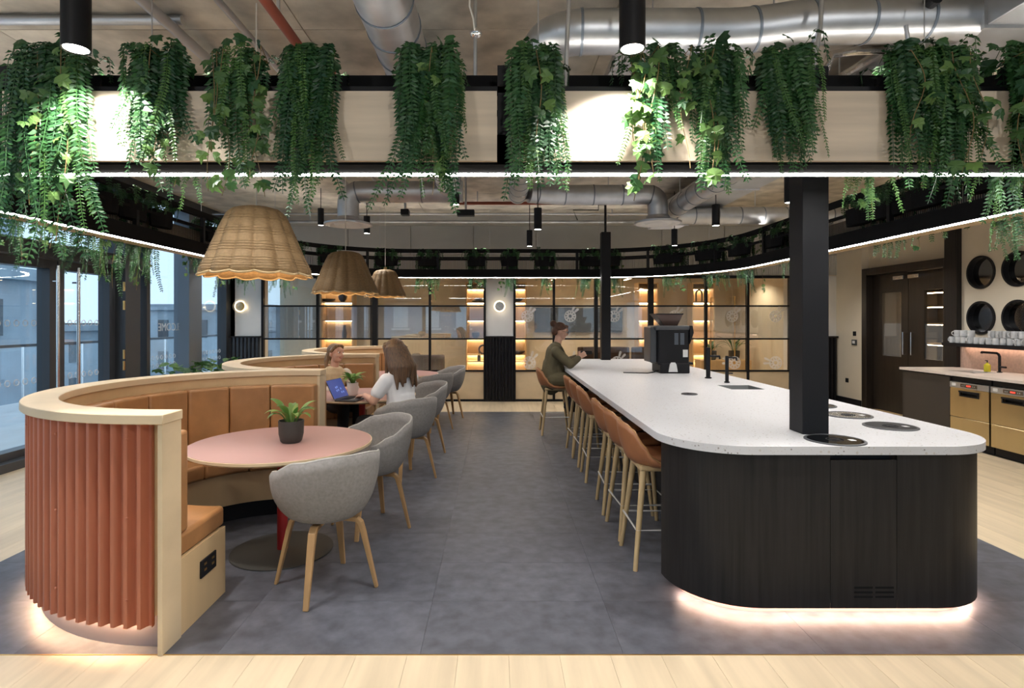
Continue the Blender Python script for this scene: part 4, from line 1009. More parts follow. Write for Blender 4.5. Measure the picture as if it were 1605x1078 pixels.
mk('hanger', MB().cyl(at(1340, 80, 3.6).x, 3.6, at(1340, 80, 3.6).z, ZC, .005, 6), 'steel', fo)
def pipe(name, pts, r, m, lab, hang=True, cat='pipe'):
    t = empty(name, (0, 0, 0)); tag(t, lab, cat); mk('tube', MB().tube(pts, r, 12), m, t, smooth=True)
    if hang:
        a, b = Vector(pts[0]), Vector(pts[-1])
        for u in (.15, .4, .65, .9):
            p = a+(b-a)*u; mk('clip', MB().box(p.x-.008, p.x+.008, p.y-.008, p.y+.008, p.z, ZC), 'steel', t)
    return t
rp = pipe('sprinkler_pipe', [(-1.23, 1.0, 3.25), (-1.23, 6.5, 3.25)], .03, 'redpipe', 'red sprinkler pipe running away above the hanging ferns')
mk('valve', MB().cyl(-1.15, 4.0, 3.0, 3.24, .032, 14).cyl(-1.15, 4.0, 3.24, 3.30, .018, 10), 'redpipe', rp); mk('valve_cap', MB().cyl(-1.15, 4.0, 3.30, 3.35, .014, 10), 'brass', rp)
pipe('sprinkler_pipe', [(-.7, 8.6, 3.32), (2.0, 8.6, 3.32)], .025, 'redpipe', 'thin red pipe crossing the far ceiling')
pipe('conduit', [(-1.63, 1.4, 3.42), (-1.63, 9, 3.42)], .022, 'steel', 'thin steel conduit on the ceiling left of the red pipe', False)
pipe('conduit', [(-2.05, 1.4, 3.40), (-2.05, 9, 3.40)], .035, 'steel2', 'thicker grey conduit on the ceiling at far left', False)
pipe('cable_channel', [(-3.4, 3.62, 3.46), (-2.0, 3.62, 3.46)], .03, 'steel2', 'grey channel crossing the ceiling above the big left spotlight', False)
pipe('service_pipe', [(-5, 10.3, 3.33), (5.8, 10.3, 3.33)], .03, 'steel', 'long steel pipe along the far ceiling edge')
pipe('service_pipe', [(-5, 10.0, 3.42), (5.8, 10.0, 3.42)], .018, 'steel2', 'thin grey pipe along the far ceiling edge')
pipe('drop_conduit', [at(745, -40, 3.1), at(745, 135, 3.1)], .010, 'steel', 'straight vertical conduit drop left of the big duct elbow', False)
jb = tag(mk('junction_box', MB().ell((0, 0, 0), (.035, .035, .028)), 'chrome', loc=at(746, 52, 3.1), smooth='all'), 'shiny junction box on the vertical conduit with a white cable', 'junction box')
tag(mk('white_cable', MB().tube([at(737, -60, 3.05), at(736, 10, 3.05), at(742, 30, 3.05), at(744, 48, 3.07)], .005, 6), 'rope', smooth=True), 'white cable looping down to the junction box', 'cable')
pipe('drop_conduit', [at(893, -30, 2.84), at(889, 60, 2.84), at(886, 135, 2.84)], .011, 'steel', 'vertical conduit drop in front of the duct elbow', False)
pipe('drop_conduit', [at(1290, -40, 2.82), at(1286, 40, 2.82), at(1276, 100, 2.82), at(1268, 128, 2.82)], .011, 'steel', 'bent conduit in front of the big duct by the thick column', False)
pipe('drop_conduit', [at(1420, 40, 2.85), at(1424, 70, 2.85), at(1445, 118, 2.85), at(1450, 140, 2.85)], .010, 'steel', 'bent conduit dropping to the fern right of the column', False)
ct = empty('cable_tray', (.84, 0, 3.2)); tag(ct, 'perforated steel cable tray on the ceiling beside the middle spotlight', 'cable tray')
tb_ = MB()
for i in range(9): tb_.box(-.09+i*.0225-.006, -.09+i*.0225+.006, 3.2, 6.6, 0, .004)
for j in range(68): tb_.box(-.09, .09, 3.2+j*.05-.014, 3.2+j*.05+.014, 0.0005, .0045)
mk('perforated_base', tb_, 'steel', ct)
for s in (-1, 1): mk('side_rail', MB().box(s*.095-.004, s*.095+.004, 3.2, 6.6, 0, .05), 'steel', ct)
for y in (3.4, 5, 6.4): mk('hanger', MB().cyl(-.09, y, .04, .3, .004, 6).cyl(.09, y, .04, .3, .004, 6), 'steel', ct)
for px, py, Y, wd, lab in ((635, 333, 7.6, .06, 'small black ceiling projector box left of the fern tips'), (730, 334, 7.6, .13, 'wider black ceiling sensor bar behind the fern tips')):
    p = at(px, py, Y); t = empty('ceiling_device', p); tag(t, lab, 'sensor')
    mk('housing', MB().box(-wd*.9, wd*.9, -.06, .06, -.04, .04), 'black', t, bevel=.01); mk('stem', MB().cyl(0, 0, .03, ZC-p.z, .015, 8), 'steel', t)
pf = empty('pipe_frame', at(930, 345, 9.0)); tag(pf, 'thin bent black bracket above the far column top', 'bracket')
mk('rod', MB().tube([(-.25, 0, .0), (-.32, 0, .16), (.08, 0, .16), (.08, 0, ZC-pf.location.z)], .008, 6), 'black', pf)
# ================================================================== PLANTS
def frond_mesh(L, ll, sp, m, seed, out=.08, up=.06, taper=.45, rise=.12):
    r = random.Random(seed); n = int(L/sp); pts = []
    dx = r.uniform(-.11, .11)*L/.6; ph = r.uniform(0, 6); wv = r.uniform(.008, .02)
    for i in range(n+1):
        t = i/n; s = t*L
        y = -out*(1-math.exp(-s/.06)); 
        z = up*sin(min(1, s/.14)*pi*.75) - max(0, s-.05)**1.06
        x = dx*t*t+wv*sin(ph+s*9)*t
        pts.append(Vector((x, y, z)))
    mb = MB(); mb.tube(pts[::3]+[pts[-1]], .0018, 3, caps=False)
    for i in range(2, n):
        d = (pts[i+1]-pts[i-1]).normalized() if i < n else d
        t = i/n; l = ll*(.55+.45*sin(min(1, t*3)*pi/2))*(1-taper*max(0, t-.55)/.45)*r.uniform(.85, 1.1)
        for sgn in (-1, 1):
            sd = Vector((sgn, r.uniform(-.35, .15), 0)); sd = (sd-d*sd.dot(d)).normalized()
            ax = (sd+d*r.uniform(.18, .45)).normalized(); nm = ax.cross(d)
            if nm.length < .01: continue
            nm.normalize(); wd = d*l*.27
            p = pts[i]; mid = p+ax*l*.5+nm*l*.12*r.uniform(-1, 1)
            b = len(mb.v)
            mb.v += [tuple(p), tuple(mid-wd+nm*l*r.uniform(-.1, .1)), tuple(p+ax*l-Vector((0, 0, l*.15))+nm*l*r.uniform(-.15, .15)), tuple(mid+wd+nm*l*r.uniform(-.1, .1))]
            mb.f += [(b, b+1, b+2), (b, b+2, b+3)]
    me = bpy.data.meshes.new('frond'); me.from_pydata(mb.v, [], mb.f); me.materials.append(M[m]); return me
LEN = (.22, .34, .46, .58, .70, .84)
FERN = [[frond_mesh(L, .038, .0185, 'leafdark', 100+10*i+k) for k in range(4)] for i, L in enumerate(LEN)]
FINE = [[frond_mesh(L, .021, .0135, 'leafmid', 300+10*i+k, out=.09, taper=.3) for k in range(2)] for i, L in enumerate(LEN)]
TUFT = [frond_mesh(.20, .034, .016, 'leafdark', 500+k, out=.13, up=.09) for k in range(4)]
def ivy_mesh(seed):
    r = random.Random(seed)
    out = [(0, 0, 0), (.28, .02, .02), (.50, .20, -.03), (.36, .34, .03), (.40, .62, -.04), (.17, .60, .03), (0, 1.0, -.08), (-.17, .60, .03), (-.40, .62, -.04), (-.36, .34, .03), (-.50, .20, -.03), (-.28, .02, .02)]
    vs = [(0, .38, .06)]+[(x*r.uniform(.9, 1.1), y*r.uniform(.92, 1.08), z+r.uniform(-.03, .03)) for x, y, z in out]
    me = bpy.data.meshes.new('leaf'); me.from_pydata(vs, [], [(0, i, i+1) for i in range(1, 12)]+[(0, 12, 1)]); return me
IVY = []; IVD = []
for k in range(4):
    me = ivy_mesh(k); me.materials.append(M['leafivy']); IVY.append(me)
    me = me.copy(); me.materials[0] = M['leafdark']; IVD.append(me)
def put(name, me, parent, loc, rot, sc):
    o = bpy.data.objects.new(name, me); COL.objects.link(o); o.parent = parent; o.location = loc; o.rotation_euler = rot; o.scale = (sc,)*3 if not hasattr(sc, '__len__') else sc
    return o
def ivy_leaf(t, p, r, sc, dark=False):
    # leaf blade hangs: tip down and outwards
    put('leaf', r.choice(IVD if dark else IVY), t, p, (radians(-90+r.uniform(-45, 50)) + pi, r.uniform(-.6, .6)+pi, r.uniform(-.9, .9)), sc)
def hanging_plant(x, y, z, rz, wd, L, nf, nfine, nivy, seed, lab, ivx=None, grp='plants trailing from the planter ring', top=.12, ivsize=.07, ivlen=None, depth=.14, ivs=.07):
    r = random.Random(seed); t = empty('hanging_plant', (x, y, z), rz); tag(t, lab, 'plant', grp)
    h = wd/2
    mk('planter_pot', MB().lathe([(0, -.17), (min(h, .09), -.17), (min(h*1.1, .10), -.01), (min(h, .09), -.02), (0, -.02)], 14), 'blackmatte', t, loc=(0, .075, 0), scale=(h/.1*.9 if h > .1 else 1, .7, 1))
    def frond(tab, nmax, k):
        u = r.uniform(-1, 1); tgt = L*1.25*r.uniform(.45, 1.0)**.8*(1-.15*abs(u))
        i = min(range(len(LEN)), key=lambda q: abs(LEN[q]-tgt)); s = min(1.35, max(.7, tgt/LEN[i]))
        put('frond', r.choice(tab[i]), t, (u*h*.88, r.uniform(-.03, depth*.35), r.uniform(-.01, .05)), (r.uniform(-.16, .05), r.uniform(-.09, .09)+u*.04, r.uniform(-.5, .5)), (s*r.choice([-1, 1]), s, s))
    for k in range(nf): frond(FERN, nf, k)
    for k in range(nfine): frond(FINE, nfine, k)
    for k in range(max(5, int(wd*60))):
        a = r.uniform(0, 2*pi)
        put('frond', r.choice(TUFT), t, (r.uniform(-h, h)*.8, r.uniform(0, depth), r.uniform(0, top*.5)), (r.uniform(-.2, .5), r.uniform(-.2, .2), a), r.uniform(.7, 1.15))
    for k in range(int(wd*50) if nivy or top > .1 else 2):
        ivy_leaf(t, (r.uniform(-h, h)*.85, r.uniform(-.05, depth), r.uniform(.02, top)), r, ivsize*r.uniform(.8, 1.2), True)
    if nivy:
        nv = max(1, nivy//12); c = ivx if ivx is not None else 0
        for v in range(nv):
            xv = (c if ivx is not None else r.uniform(-h, h)*.8)+r.uniform(-ivs, ivs)*(1 if ivx is not None else .3); vl = (ivlen or L)*r.uniform(.6, 1.0); pts = []
            wv = r.uniform(.01, .03); ph = r.uniform(0, 6)
            for q in range(12):
                u = q/11; pts.append(Vector((xv+wv*sin(ph+u*6), -.125-.03*sin(u*4+ph), .04*(1-u)-vl*u)))
            mk('vine_stem', MB().tube([Vector((xv, 0, .03))]+pts, .0018, 5), 'stem', t)
            for q in range(nivy//nv):
                u = r.uniform(.08, 1); p = pts[min(11, int(u*11))]
                ivy_leaf(t, p+Vector((r.uniform(-.045, .045), r.uniform(-.03, .012), r.uniform(-.02, .02))), r, ivsize*r.uniform(.65, 1.15))
    return t
ZT = 2.74; YP = 2.70
def X27(px): return (px-VX)*2.62/F
front = [(70, .40, .93, 34, 12, 44, .10, 'wide fern and ivy clump at far left of the front boards, longest of all'), (235, .27, .64, 34, 8, 18, .1, 'fern trailing just right of the left floodlit board patch'),
         (368, .28, .66, 10, 8, 60, 0, 'ivy rich clump trailing above the nearest rattan lamp'), (487, .26, .70, 38, 12, 0, None, 'narrow dense fern between ivy clump and long duct'),
         (674, .33, .70, 46, 12, 18, .05, 'full dark fern below the straight spiral duct'), (838, .24, .68, 30, 16, 10, .06, 'fern covering the gap between the two birch boards'),
         (1038, .30, .66, 8, 5, 76, -.04, 'brightly lit pale ivy clump right of the middle spotlight'), (1122, .24, .66, 22, 10, 26, -.03, 'ivy and fern clump touching the bright ivy on its right'),
         (1243, .26, .56, 34, 10, 0, None, 'dark fern in front of the thick black column'), (1440, .24, .62, 30, 16, 6, 0, 'dark fern at left of the big clump on the right board'), (1500, .24, .68, 30, 8, 26, .0, 'dark fern with ivy tips at the right board end'),
         (1625, .30, .66, 20, 8, 30, -.05, 'ivy and fern clump cut by the right picture edge')]
for i, (px, wd, L, a, b, c, ix, lab) in enumerate(front):
    t = hanging_plant(X27(px), YP, ZT, 0, wd*.84, L, a, b, c, 40+i, lab, ivx=ix, top=.16, ivs=.14 if c > 40 else .07)
# plants on the inside of the front run, hanging under the beam
for i, (px, wd, L, c, lab) in enumerate(((285, .22, .52, 12, 'small ivy sprig showing below the lit strip by the left fern'), (432, .16, .42, 10, 'small ivy tuft under the beam beside the ivy clump'), (1385, .30, .62, 16, 'pale ivy and fine fern hanging behind the right board'), (1590, .3, .62, 20, 'yellow green ivy hanging behind the front frame at right'))):
    hanging_plant((px-VX)*2.97/F, 2.93, 2.62, pi, wd, L, 5, 10, c, 80+i, lab, top=.05, ivsize=.055)
# side and back runs
def ringplant(x, y, rz, wd, drop, lab, seed, nf=14, nfi=3, nv=26):
    hanging_plant(x, y, 2.66, rz, wd, drop+.27, nf, nfi, nv, seed, lab, top=.14, ivsize=.06)
for i, (px, Y, wd, d, lab) in enumerate(((5, 4.2, .35, .55, 'fern over the left rail at the left picture edge'), (45, 4.55, .35, .55, 'fern on the left rail above the first glass door leaf'), (78, 4.95, .3, .62, 'fern on the left rail above the door post'), (118, 5.3, .45, .70, 'bushy long fern on the left rail over the second door leaf'),
                                        (158, 5.75, .4, .66, 'leafy fern on the left rail by the door closer'), (238, 6.75, .3, .52, 'small thin fern on the left rail over the tall window pane'), (272, 7.35, .3, .62, 'two strand fern on the left rail before the grey mullion'), (305, 8.0, .4, .60, 'dense fern on the left rail behind the nearest rattan lamp'))):
    x = RX0-.14
    ringplant(x, Y, -pi/2, wd, d-.12, lab, 120+i)
for i, (Y, wd, d, lab) in enumerate(((3.65, .4, .42, 'fern on the right rail above the portholes at picture edge'), (4.15, .4, .5, 'ivy and fern on the right rail by the black pilaster'), (4.75, .5, .3, 'low ivy on the right rail over the dark doors'), (5.2, .5, .42, 'broad ivy clump on the right rail left of the dark doors'), (5.6, .4, .30, 'leafy clump on the right rail close to the column'), (6.7, .5, .40, 'ivy on the right rail just left of the thick column'), (7.3, .5, .36, 'bushy ivy on the right rail where it starts to curve'))):
    ringplant(RX1+.14, Y, pi/2, wd, d-.05, lab, 150+i, nv=16)
for i, (px, off, wd, d, lab) in enumerate(((395, -60, .5, .35, 'ivy over the curved rail end above the left wall lamp'), (455, -35, .5, .42, 'bright ivy over the back rail left of the second rattan lamp'), (515, -12, .4, .34, 'ivy over the back rail behind the second rattan lamp'), (605, 0, .45, .33, 'fern on the back rail behind the third rattan lamp'), (672, 0, .42, .46, 'round bushy fern on the back rail right of the rattan lamps'), (747, 0, .36, .36, 'fern on the back rail just left of the fluted pillar'), (798, 0, .34, .44, 'fern on the back rail right of the pillar wall lamp'), (853, 0, .40, .42, 'fern on the back rail above the seated woman'),
                                           (925, 0, .45, .46, 'fern on the back rail beside the far column'), (962, 0, .3, .34, 'fern on the back rail just right of the far column'), (1050, 10, .6, .40, 'wide fern on the back rail above the espresso machine'), (1115, 30, .6, .38, 'ivy clump on the back rail where it bends forward'), (1165, 50, .6, .45, 'long ivy clump on the bend of the back rail'))):
    Y = 9.93; x = (px-VX)*Y/F
    # follow the rounded corners
    cx, cy, rr = (RX0+RR, RY1-RR, RR+.13) if x < 0 else (RX1-RR, RY1-RR, RR+.13)
    if (x < 0 and x < RX0+RR) or (x > 0 and x > RX1-RR):
        best = None
        for q in range(0, 91):
            a = radians(180-q if x < 0 else q); X_ = cx+rr*cos(a); Y_ = cy+rr*sin(a); e = abs(VX+X_*F/Y_-px)
            if best is None or e < best[0]: best = (e, X_, Y_, a)
        hanging_plant(best[1], best[2], 2.66, best[3]+pi/2, wd, d+.32, 20, 4, 40, 180+i, lab, top=.14, ivsize=.06)
    else: ringplant(x, Y, pi, wd, d, lab, 180+i, nf=18, nfi=4, nv=40)
# planter by the left glazing
pt = empty('floor_planter', (-4.75, 9.3, 0)); tag(pt, 'low planter of bright leaves along the left glazing behind the booths', 'planter')
mk('trough', MB().box(-.2, .2, -1.1, 1.1, 0, .55), 'charcoal', pt, bevel=.006); mk('soil', MB().box(-.18, .18, -1.08, 1.08, .55, .56), 'soil', pt)
r = random.Random(5)
for k in range(90):
    put('leaf', r.choice(IVY), pt, (r.uniform(-.25, .28), r.uniform(-1.1, 1.1), .6+r.uniform(0, .28)), (r.uniform(-.9, .9), r.uniform(-.6, .6), r.uniform(0, 6.3)), .14*r.uniform(.7, 1.2))
# table plants
def blade(L, wd, droop, m, seed):
    r = random.Random(seed); n = 7; vs = []
    for i in range(n+1):
        t = i/n; s = .35*L+t*L*.65 if i else 0
        w2 = wd/2*sin(min(1, max(.03, t))*pi*.93+.12)**.8 if i else .003
        ang = radians(72)-droop*t
        if i == 0: p = Vector((0, 0, 0))
        else: p = p+Vector((0, cos(ang), sin(ang)))*(L*.36 if i == 1 else L*.64/(n-1))
        vs += [p+Vector((-w2, 0, w2*.35)), p, p+Vector((w2, 0, w2*.35))]
    fs = []
    for i in range(n): fs += [(3*i, 3*i+1, 3*i+4, 3*i+3), (3*i+1, 3*i+2, 3*i+5, 3*i+4)]
    o = bpy.data.meshes.new('leaf'); o.from_pydata(vs, [], fs); o.materials.append(M[m])
    for p_ in o.polygons: p_.use_smooth = True
    return o
def potted(x, y, z, pr, ph, pm, lab, L, n, seed, m='leafpale', wd=.05):
    r = random.Random(seed); t = empty('potted_plant', (x, y, z)); tag(t, lab, 'plant')
    mk('pot', MB().lathe([(0, 0), (pr*.70, 0), (pr*.84, ph*.08), (pr*.97, ph*.4), (pr, ph), (pr*.92, ph), (pr*.9, ph*.86), (0, ph*.86)], 36), pm, t, smooth=True)
    mk('soil', MB().cyl(0, 0, ph*.84, ph*.88, pr*.9, 24), 'soil', t)
    bl = [blade(L*q, wd*q, d, m, k) for k, (q, d) in enumerate(((1, 1.5), (.85, 2.0), (.7, 1.0), (1.05, 1.15), (.9, 1.75), (.6, .5)))]
    for k in range(n):
        a = k*2.4+r.uniform(-.3, .3); rr = r.uniform(.05, .4)*pr
        put('leaf', bl[k % 6], t, (rr*cos(a), rr*sin(a), ph*.86), (0, 0, a-pi/2), r.uniform(.8, 1.15))
    return t
potted(-1.385, 3.83, .731, .083, .148, 'pot', 'leafy plant in a dark grey pot on the nearest pink table', .21, 17, 3)
potted(-1.585, 6.25, .731, .062, .135, 'potwhite', 'leafy plant in a white pot beside the laptop', .20, 26, 9)
potted(4.72, 12.55, .68, .12, .2, 'pot', 'spiky plant in dark pot at left on the sideboard behind the partition', .36, 16, 12, 'leafdark')
potted(5.25, 12.6, .68, .12, .2, 'pot', 'tall plant in dark pot at right on the sideboard behind the partition', .5, 14, 13, 'leafdark')
# ================================================================== PEOPLE
def cap(mb, p, q, r0, r1, side=None, flat=1.0, n=14):
    """closed tapered limb with rounded ends; side/flat make the section elliptical"""
    p = Vector(p); q = Vector(q); d = (q-p).normalized()
    u = Vector(side) if side else d.cross(Vector((0, 0, 1)))
    if u.length < .05: u = Vector((1, 0, 0))
    u = (u-d*u.dot(d)).normalized(); v = d.cross(u); vs = []; rings = []
    for t in (-80, -50, -20): rings.append((p+d*r0*sin(radians(t))*min(1, flat+.2), r0*cos(radians(t))))
    rings += [(p+(q-p)*k, r0+(r1-r0)*k) for k in (.0, .33, .67, 1.0)]
    for t in (20, 50, 80): rings.append((q+d*r1*sin(radians(t))*min(1, flat+.2), r1*cos(radians(t))))
    for c, r in rings:
        for k in range(n): a = 2*pi*k/n; vs.append(c+u*r*cos(a)+v*r*flat*sin(a))
    m = len(rings); fs = [(i*n+k, i*n+(k+1) % n, (i+1)*n+(k+1) % n, (i+1)*n+k) for i in range(m-1) for k in range(n)]
    fs += [tuple(range(n-1, -1, -1)), tuple(range((m-1)*n, m*n))]
    mb.add(vs, fs); return mb
def blob(name, mb, m, parent, vox=.008, sm=4, fac=.5):
    o = mk(name, mb, m, parent)
    q = o.modifiers.new('remesh', 'REMESH'); q.mode = 'VOXEL'; q.voxel_size = vox; q.use_smooth_shade = True
    if sm: s = o.modifiers.new('smooth', 'SMOOTH'); s.iterations = sm; s.factor = fac
    return o
def hand(mb, w, d, up, side, curl=.9, spread=.12):
    """palm, four unequal bent fingers and a thumb; d points along the hand, up is the back of the hand, side the thumb side"""
    w = Vector(w); d = Vector(d).normalized(); up = Vector(up); up = (up-d*up.dot(d)).normalized(); sd = d.cross(up).normalized()
    if sd.dot(Vector(side)) < 0: sd = -sd
    cap(mb, w, w+d*.075, .030, .038, sd, .42)
    for i, (off, l) in enumerate(((.030, .072), (.010, .080), (-.010, .074), (-.029, .058))):
        p = w+d*.085+sd*off; dr = (d+sd*off*spread*8).normalized(); a = 0
        for k, f in enumerate((.45, .32, .23)):
            a += curl*(.30 if k == 0 else .42); dd = (dr*cos(a)-up*sin(a)).normalized(); q = p+dd*l*f
            cap(mb, p, q, .0088-.0008*k, .0082-.0009*k, n=8); p = q
    p = w+d*.025+sd*.030; q = p+(d*.6+sd*.75-up*.25).normalized()*.036; cap(mb, p, q, .013, .0105, n=8)
    cap(mb, q, q+(d*.95+sd*.15-up*.4).normalized()*.030, .0105, .0085, n=8)
def head_local(mb, T):
    """head facing -y with centre between the ears at the origin, about 0.225 m tall"""
    t = MB()
    t.ell((0, .012, .035), (.076, .096, .083), 20, 14); t.ell((0, -.022, -.028), (.061, .070, .078), 18, 12); t.ell((0, -.050, -.075), (.034, .036, .030), 14, 9)
    t.ell((0, -.083, .038), (.046, .018, .03), 12, 8)
    t.ell((0, -.098, -.018), (.013, .021, .015), 10, 7); cap(t, (0, -.088, .022), (0, -.104, -.012), .009, .012)
    for s in (-1, 1):
        t.ell((s*.040, -.066, -.026), (.022, .022, .022), 10, 7); t.ell((s*.076, .012, -.008), (.010, .020, .032), 10, 8)
    mb.add([T @ Vector(v) for v in t.v], t.f)
def face_bits(parent, T, smile=False, specs=False):
    for s in (-1, 1):
        e = MB().ell((s*.031, -.081, .012), (.0125, .0095, .0085), 12, 8); e.v = [tuple(T @ Vector(v)) for v in e.v]
        eo = mk('eye', e, 'eye', parent, smooth='all')
        i = MB().ell((s*.031, -.0895, .012), (.0062, .003, .0062), 10, 6); i.v = [tuple(T @ Vector(v)) for v in i.v]; mk('iris', i, 'iris', eo)
        b = MB().tube([T @ Vector((s*(.016+q*.010), -.092+.006*q, .030+.004*(1-abs(q-1.2)))) for q in range(4)], .0036, 6); mk('eyebrow', b, 'hairbrown', parent)
    l = MB()
    for zz, rr in ((-.050, .0048), (-.057, .0056)):
        l.tube([T @ Vector((x, -.0885+abs(x)*.42-(.004 if smile else 0), zz+(abs(x)**1.6*(2.6 if smile else .2)))) for x in (-.027, -.016, -.006, .006, .016, .027)], [rr*.4, rr*.9, rr, rr, rr*.9, rr*.4], 6)
    mk('mouth', l, 'lip', parent, smooth='all')
    if smile:
        te = MB().ell((0, -.0905, -.0525), (.017, .004, .003), 10, 6); te.v = [tuple(T @ Vector(v)) for v in te.v]; mk('teeth', te, 'eye', parent)
    if specs:
        g = MB()
        for s in (-1, 1):
            g.tube([T @ Vector((s*.032+.022*cos(q*pi/9), -.107+.004*abs(cos(q*pi/9)), .010+.018*sin(q*pi/9))) for q in range(18)], .0022, 6, closed=True)
            g.tube([T @ Vector((s*.054, -.102, .012)), T @ Vector((s*.077, -.03, .012)), T @ Vector((s*.078, .02, .005))], .002, 6)
        mk('glasses', g, 'black', parent)
def headT(c, yaw=0, pitch=0, roll=0): return Matrix.Translation(c) @ Matrix.Rotation(yaw, 4, 'Z') @ Matrix.Rotation(pitch, 4, 'X') @ Matrix.Rotation(roll, 4, 'Y')
def TR(mb, T): mb.v = [tuple(T @ Vector(v)) for v in mb.v]; return mb
def shoe(mb, ank, dirv):
    d = Vector(dirv); d.z = 0; d.normalize(); a = Vector(ank)
    cap(mb, a+Vector((0, 0, -.045))-d*.02, a+d*.15+Vector((0, 0, -.062)), .042, .034, d.cross(Vector((0, 0, 1))), .8)
X1 = (1, 0, 0)
# ---- woman on the bar stool, local -y is towards the counter
pc = empty('person', (.80, 7.85, 0), pi/2); tag(pc, 'woman in an olive blazer on the far bar stool, holding a phone over the counter', 'person')
b = MB(); T = headT((0, -.075, 1.395), radians(6), radians(14))
head_local(b, T); cap(b, (0, -.02, 1.16), (0, -.055, 1.33), .055, .050)
cap(b, (0, .04, .74), (0, .03, .95), .145, .12, X1, .72); cap(b, (0, .03, .95), (0, 0, 1.12), .12, .14, X1, .68)
for s in (-1, 1):
    sh, el, wr = (s*.165, .0, 1.135), (s*.215, -.185, .955), (s*.075, -.325, 1.045)
    cap(b, sh, el, .05, .042); cap(b, el, wr, .041, .027); hand(b, wr, (-s*.35, -.75, .45), (s*.5, -.5, .5), (0, 0, 1), 1.3)
    cap(b, (s*.09, 0, .72), (s*.11, -.42, .69), .085, .06); cap(b, (s*.11, -.42, .69), (s*.10, -.19, .36), .056, .04)
body = blob('body', b, 'skin', pc, .0062, 3)
face_bits(pc, T, specs=True)
j = MB()
cap(j, (0, .055, .705), (0, .05, .93), .185, .150, X1, .82); cap(j, (0, .05, .93), (0, .01, 1.10), .150, .165, X1, .72); cap(j, (-.13, .0, 1.135), (.13, .0, 1.135), .062, .062); cap(j, (0, .01, 1.15), (0, -.025, 1.215), .085, .066, X1, .9)
cap(j, (0, -.06, .70), (0, -.03, .93), .15, .13, X1, .7)
for s in (-1, 1):
    cap(j, (s*.160, .0, 1.125), (s*.218, -.18, .962), .072, .062); cap(j, (s*.218, -.18, .962), (s*.098, -.305, 1.03), .062, .044)
for s in (-1, 1): cap(j, (s*.085, .03, .735), (s*.10, -.16, .725), .122, .112)
bz = blob('blazer', j, 'olive', pc, .008, 5)
lp = MB()
for s in (-1, 1): lp.add([(s*.055, -.085, 1.20), (s*.10, -.10, 1.17), (s*.075, -.155, 1.06), (s*.03, -.165, .98), (s*.02, -.14, 1.06)], [(0, 1, 2, 3, 4)])
q = mk('lapel', lp, 'olive', bz); sd = q.modifiers.new('solid', 'SOLIDIFY'); sd.thickness = .008
pk = MB()
for s in (-1, 1): pk.box(s*.14-.005, s*.14+.005, -.10, -.0, .80, .83)
tr_ = MB()
for s in (-1, 1):
    cap(tr_, (s*.085, .02, .725), (s*.11, -.42, .69), .105, .075); cap(tr_, (s*.11, -.42, .69), (s*.10, -.19, .37), .075, .062)
blob('trousers', tr_, 'trousers', pc, .009, 3)
for s in (-1, 1): blob('shoe', TR(MB(), T) if 0 else (lambda m_: (shoe(m_, (s*.10, -.19, .385), (0, -1, 0)), m_)[1])(MB()), 'black', pc, .008, 2)
hr = MB(); hr.ell((0, .026, .052), (.084, .098, .080), 18, 12); hr.ell((0, .075, .0), (.066, .05, .075), 14, 10); hr.ell((0, .125, .085), (.048, .044, .046), 12, 9)
for s in (-1, 1): cap(hr, (s*.066, -.035, .07), (s*.074, .02, .03), .022, .018)
cap(hr, (-.04, -.062, .085), (.04, -.062, .085), .024, .024)
blob('hair', TR(hr, T), 'hairred', pc, .006, 3)
# phone in her hands
ph = tag(mk('phone', MB().box(-.036, .036, -.078, .078, -.004, .004), 'black', loc=(1.235, 7.85, 1.105), rot=(radians(0), radians(-38), radians(90)), bevel=.003), 'dark phone held by the woman at the counter', 'phone')
# ---- woman with long hair, back to us
pb = empty('person', (-.98, 5.70, 0), face(-.80, .60)); tag(pb, 'woman with long brown hair in a white t-shirt, typing on the laptop', 'person')
b = MB(); T = headT((0, -.075, 1.235), radians(0), radians(8))
head_local(b, T); cap(b, (0, -.02, 1.0), (0, -.06, 1.17), .055, .050)
cap(b, (0, .02, .53), (0, .02, .74), .155, .13, X1, .75); cap(b, (0, .02, .74), (0, 0, .95), .13, .15, X1, .68)
hd = {}
for s in (-1, 1):
    sh = (s*.175, .0, .965); el = (s*.255, -.09, .765) if s > 0 else (s*.235, -.14, .775); wr = (s*.155, -.335, .785)
    cap(b, sh, el, .056, .046); cap(b, el, wr, .045, .029); hand(b, wr, (-s*.15, -1, -.10), (0, -.1, 1), (-s, 0, 0), .7)
    cap(b, (s*.09, -.02, .52), (s*.11, -.42, .50), .09, .065); cap(b, (s*.11, -.42, .50), (s*.11, -.36, .10), .06, .042)
blob('body', b, 'skin', pb, .0065, 3)
face_bits(pb, T)
j = MB()
cap(j, (0, .03, .57), (0, .03, .76), .185, .160, X1, .80); cap(j, (0, .03, .76), (0, .01, .94), .160, .170, X1, .70); cap(j, (-.13, 0, .965), (.13, 0, .965), .065, .065); cap(j, (0, 0, .97), (0, -.02, 1.02), .085, .066, X1, .9)
for s in (-1, 1):
    el = (s*.225, -.062, .845) if s > 0 else (s*.215, -.085, .85); cap(j, (s*.168, 0, .962), el, .074, .070)
blob('t_shirt', j, 'tee', pb, .008, 4)
tr_ = MB(); cap(tr_, (0, .03, .52), (0, .02, .60), .17, .16, X1, .8)
for s in (-1, 1):
    cap(tr_, (s*.09, 0, .515), (s*.11, -.42, .50), .105, .078); cap(tr_, (s*.11, -.42, .50), (s*.11, -.36, .12), .076, .06)
blob('trousers', tr_, 'trousers', pb, .009, 3)
for s in (-1, 1): blob('shoe', (lambda m_: (shoe(m_, (s*.11, -.36, .10), (0, -1, 0)), m_)[1])(MB()), 'black', pb, .008, 2)
